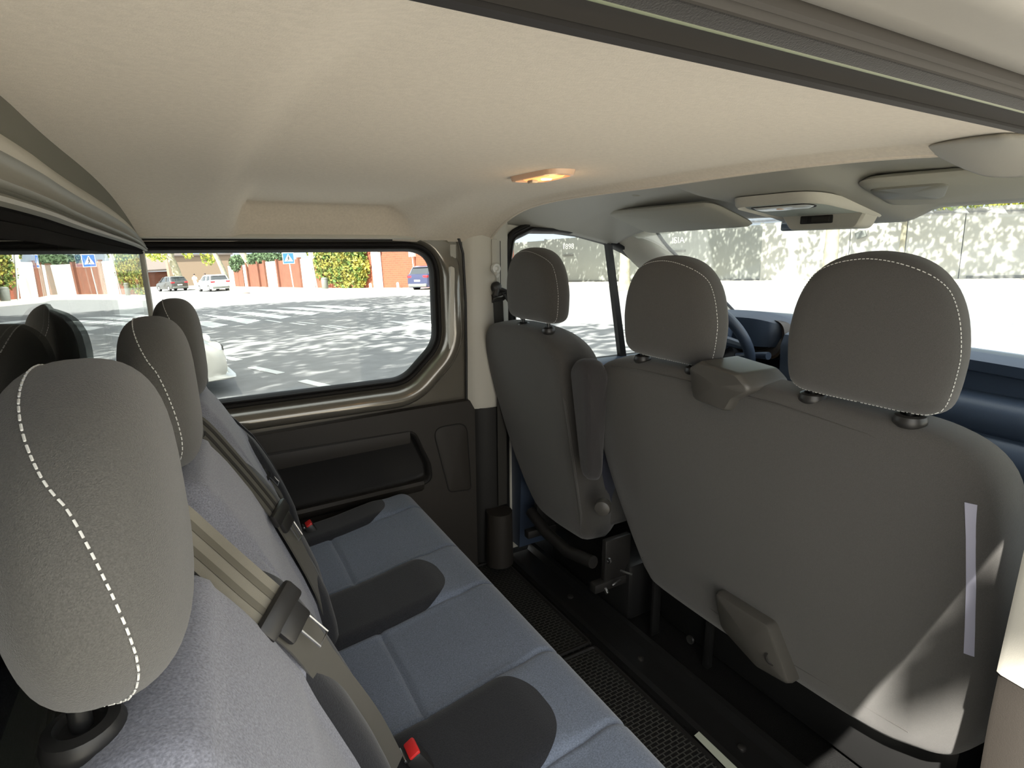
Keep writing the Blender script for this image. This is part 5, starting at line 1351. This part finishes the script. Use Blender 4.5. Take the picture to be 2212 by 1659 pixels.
# cars
def car(label, x, y, yaw, paint_, L=4.3, Wd=1.8, H=1.55, suv=0.0, name='car'):
    e = sthing(name, label, 'car', x, y, yaw)
    k = L / 4.3
    low = [(-2.15, 0.42), (-2.14, 0.62), (-2.10, 0.92), (-1.98, 1.02), (-1.2, 0.99), (0.6, 0.96), (0.95, 0.93), (1.75, 0.82), (2.08, 0.68), (2.15, 0.50), (2.12, 0.30), (1.9, 0.22), (-1.9, 0.22), (-2.1, 0.28)]
    mb = MB()
    ol = catmull([(a * k, b * H / 1.5) for a, b in low], 4); ol = [Vector((p.x, p.y)) for p in ol]
    n = len(ol)
    rings = []
    for wv, sc in ((-0.5, 0.90), (-0.49, 0.95), (-0.46, 0.985), (-0.30, 1.0), (0.30, 1.0), (0.46, 0.985), (0.49, 0.95), (0.5, 0.90)):
        c = Vector((0, 0.6)); rings.append([Vector(((p.x) * (sc if abs(p.x) > 1.2 else 1), wv * Wd, c.y + (p.y - c.y) * (0.6 + 0.4 * sc))) for p in ol])
    v = [q for r in rings for q in r]; f = []
    for i in range(len(rings) - 1):
        for q in range(n): f.append((i * n + q, i * n + (q + 1) % n, (i + 1) * n + (q + 1) % n, (i + 1) * n + q))
    f.append(tuple(range(n))); f.append(tuple((len(rings) - 1) * n + q for q in range(n)))
    lbuild(mb.add(v, f), 'body', paint_, e)
    # greenhouse: glass band and painted roof
    def gh(z0, z1, inset0, inset1, xr0, xr1, xf0, xf1, m_, nm, par):
        mb = MB(); a = []
        for z, ins, xr, xf in ((z0, inset0, xr0, xf0), (z1, inset1, xr1, xf1)):
            w = Wd / 2 - ins
            r_ = rounded_poly([(xr * k, -w), (xf * k, -w), (xf * k, w), (xr * k, w)], 0.16, 5); a.append([Vector((p.x, p.y, z * H / 1.5)) for p in r_])
        m = len(a[0]); f = [(q, (q + 1) % m, (q + 1) % m + m, q + m) for q in range(m)] + [tuple(range(m)), tuple(range(m, 2 * m))]
        return lbuild(mb.add(a[0] + a[1], f), nm, m_, par)
    cab = gh(0.95, 1.40, 0.06, 0.22, -2.02, -1.72, 0.98, 0.25, M['car_glass'], 'windows', e)
    gh(1.40, 1.50, 0.215, 0.30, -1.80, -1.55, 0.30, -0.05, paint_, 'roof', e)
    mb = MB()
    for sy in (-1, 1):
        for (xa, xb) in ((-1.9, -1.66), (-0.65, -0.62), (0.92, 0.24)):
            mb.tube([(xa * k, sy * (Wd / 2 - 0.05), 0.95 * H / 1.5), (xb * k, sy * (Wd / 2 - 0.20), 1.41 * H / 1.5)], 0.045, 6)
    lbuild(mb, 'pillars', paint_, cab)
    for sx in (-1.32, 1.32):
        for sy in (-1, 1):
            mb = MB(); mb.lathe((sx * k, sy * (Wd / 2 - 0.19), 0.33), (0, sy, 0), [(0.33, 0), (0.33, 0.18), (0.30, 0.205), (0.21, 0.21), (0.20, 0.19), (0.0, 0.19)], 22); wh = lbuild(mb, 'wheel', M['tyre'], e)
            mb = MB(); mb.lathe((sx * k, sy * (Wd / 2 - 0.19), 0.33), (0, sy, 0), [(0.20, 0.185), (0.19, 0.20), (0.06, 0.195), (0.05, 0.21), (0, 0.21)], 16); lbuild(mb, 'hub', M['pole'], wh)
    for sy in (-1, 1):
        mb = MB(); mb.box((-2.05 * k, sy * (Wd / 2 - 0.22), 0.86 * H / 1.5), (0.16, 0.40, 0.15), 0.04); lbuild(mb, 'tail_light', M['tail'], e)
        mb = MB(); mb.box((1.93 * k, sy * (Wd / 2 - 0.24), 0.68 * H / 1.5), (0.34, 0.36, 0.15), 0.05); lbuild(mb, 'headlight', M['head'], e)
        mb = MB(); mb.box((0.62 * k, sy * (Wd / 2 + 0.06), 0.98 * H / 1.5), (0.12, 0.2, 0.13), 0.04); lbuild(mb, 'door_mirror', paint_, e)
    mb = MB(); mb.box((-2.13 * k, 0, 0.62 * H / 1.5), (0.04, 0.50, 0.12), 0.01); lbuild(mb, 'number_plate', M['sign_white'], e)
    mb = MB(); mb.box((-2.08 * k, 0, 0.38), (0.20, Wd - 0.25, 0.22), 0.05); lbuild(mb, 'rear_bumper', M['bin'], e)
    mb = MB(); mb.box((2.08 * k, 0, 0.42), (0.16, Wd * 0.55, 0.22), 0.05); mb.box((2.13 * k, 0, 0.62), (0.06, 0.7, 0.10), 0.02); lbuild(mb, 'grille', M['black'], e)
    return e
car('dark hatchback with red tail lights driving away at the far left', -1.3, 74.5, radians(112), M['car_dark'], H=1.60)
car('white hatchback parked in front of the leaning tree', 2.4, 64.0, radians(106), M['car_white'], H=1.60)
car('navy blue car cut off by the right edge of the side window', 15.0, 36.3, radians(28), M['car_navy'], L=4.4, H=1.62)
car('silver car whose front shows beyond the far rear headrest', -1.92, 9.6, radians(4), M['car_silver'], L=4.5, H=1.5)

# people
def person(label, x, y, yaw, top, legs_, shirt, stride=0.18):
    e = empty('person', (0, 0, 0), label=label, cat='person'); place(e, x, y, yaw)
    P = [((0, 0, 0.95), .15), ((0, 0, 1.15), .13), ((0, 0, 1.38), .17), ((0, 0, 1.50), .07), ((0.01, 0, 1.60), .085), ((0.01, 0, 1.70), .09),
         ((0, 0.11, 0.88), .10), ((stride, 0.11, 0.50), .065), ((stride * 0.6, 0.11, 0.08), .045), ((stride * 0.6 + 0.16, 0.11, 0.04), .04),
         ((0, -0.11, 0.88), .10), ((-stride * 0.3, -0.11, 0.50), .065), ((-stride * 1.3, -0.11, 0.10), .045), ((-stride * 1.3 + 0.15, -0.11, 0.04), .04),
         ((0, 0.21, 1.38), .06), ((-0.05, 0.26, 1.12), .05), ((0.08, 0.24, 0.90), .04), ((0, -0.21, 1.38), .06), ((0.03, -0.26, 1.12), .05), ((0.14, -0.22, 0.92), .04)]
    E_ = [(0, 1), (1, 2), (2, 3), (3, 4), (4, 5), (0, 6), (6, 7), (7, 8), (8, 9), (0, 10), (10, 11), (11, 12), (12, 13), (2, 14), (14, 15), (15, 16), (2, 17), (17, 18), (18, 19)]
    for hnd, base in ((16, 1), (19, -1)):
        for k in range(5):
            i = len(P); b = Vector(P[hnd][0]); P.append((b + Vector((0.012 * (k - 2), 0.0, -0.05)), .012)); P.append((b + Vector((0.018 * (k - 2), 0.0, -0.10 + 0.01 * abs(k - 2))), .009)); E_ += [(hnd, i), (i, i + 1)]
    me = bpy.data.meshes.new('body'); me.from_pydata([tuple(p) for p, r in P], E_, []); me.update()
    for m_ in (M['skin'],): me.materials.append(m_)
    o = bpy.data.objects.new('body', me); COL.objects.link(o); adopt_local(o, e)
    sk = o.modifiers.new('skin', 'SKIN')
    for i, (p, r) in enumerate(P): me.skin_vertices[0].data[i].radius = (r, r)
    me.skin_vertices[0].data[0].use_root = True
    sb = o.modifiers.new('sub', 'SUBSURF'); sb.levels = 1; sb.render_levels = 1
    mb = MB(); mb.sweep(lambda z: [Vector((0.145 * cos(a), 0.20 * sin(a) * (1.1 if z > 1.2 else 1), z)) for a in lin(0, 2 * pi, 15)[:-1]], [0.90, 1.0, 1.2, 1.38, 1.45], closed=True)
    for sy in (1, -1): mb.tube([(0, sy * .20, 1.38), (-0.01, sy * .265, 1.12)], [.085, .07], 8)
    lbuild(mb, 'shirt', shirt, e)
    mb = MB()
    mb.tube([(0, 0, 0.98), (0, 0.10, 0.86), (stride, 0.11, 0.50), (stride * .6, 0.11, 0.10)], [.16, .125, .085, .07], 10)
    mb.tube([(0, 0, 0.98), (0, -0.10, 0.86), (-stride * .3, -0.11, 0.50), (-stride * 1.3, -0.11, 0.12)], [.16, .125, .085, .07], 10)
    lbuild(mb, 'trousers', legs_, e)
    mb = MB(); mb.lathe((-0.01, 0, 1.66), (0, 0, 1), [(0.05, -0.06), (0.10, 0.0), (0.10, 0.06), (0.05, 0.12), (0, 0.125)], 12); lbuild(mb, 'hair', M['hair'], e)
    return e
person('person in blue jeans walking between the two parked hatchbacks', 2.15, 76.0, 2.0, None, M['jeans'], M['jeans'])
person('person in cream clothes standing beside the dark hatchback', 1.05, 76.5, 1.0, None, M['cream'], M['cream'], 0.08)
person('person in a dark red top walking at the left edge of the side window', -4.6, 76.0, 0.5, None, M['shirt_grey'], M['shirt_red'])
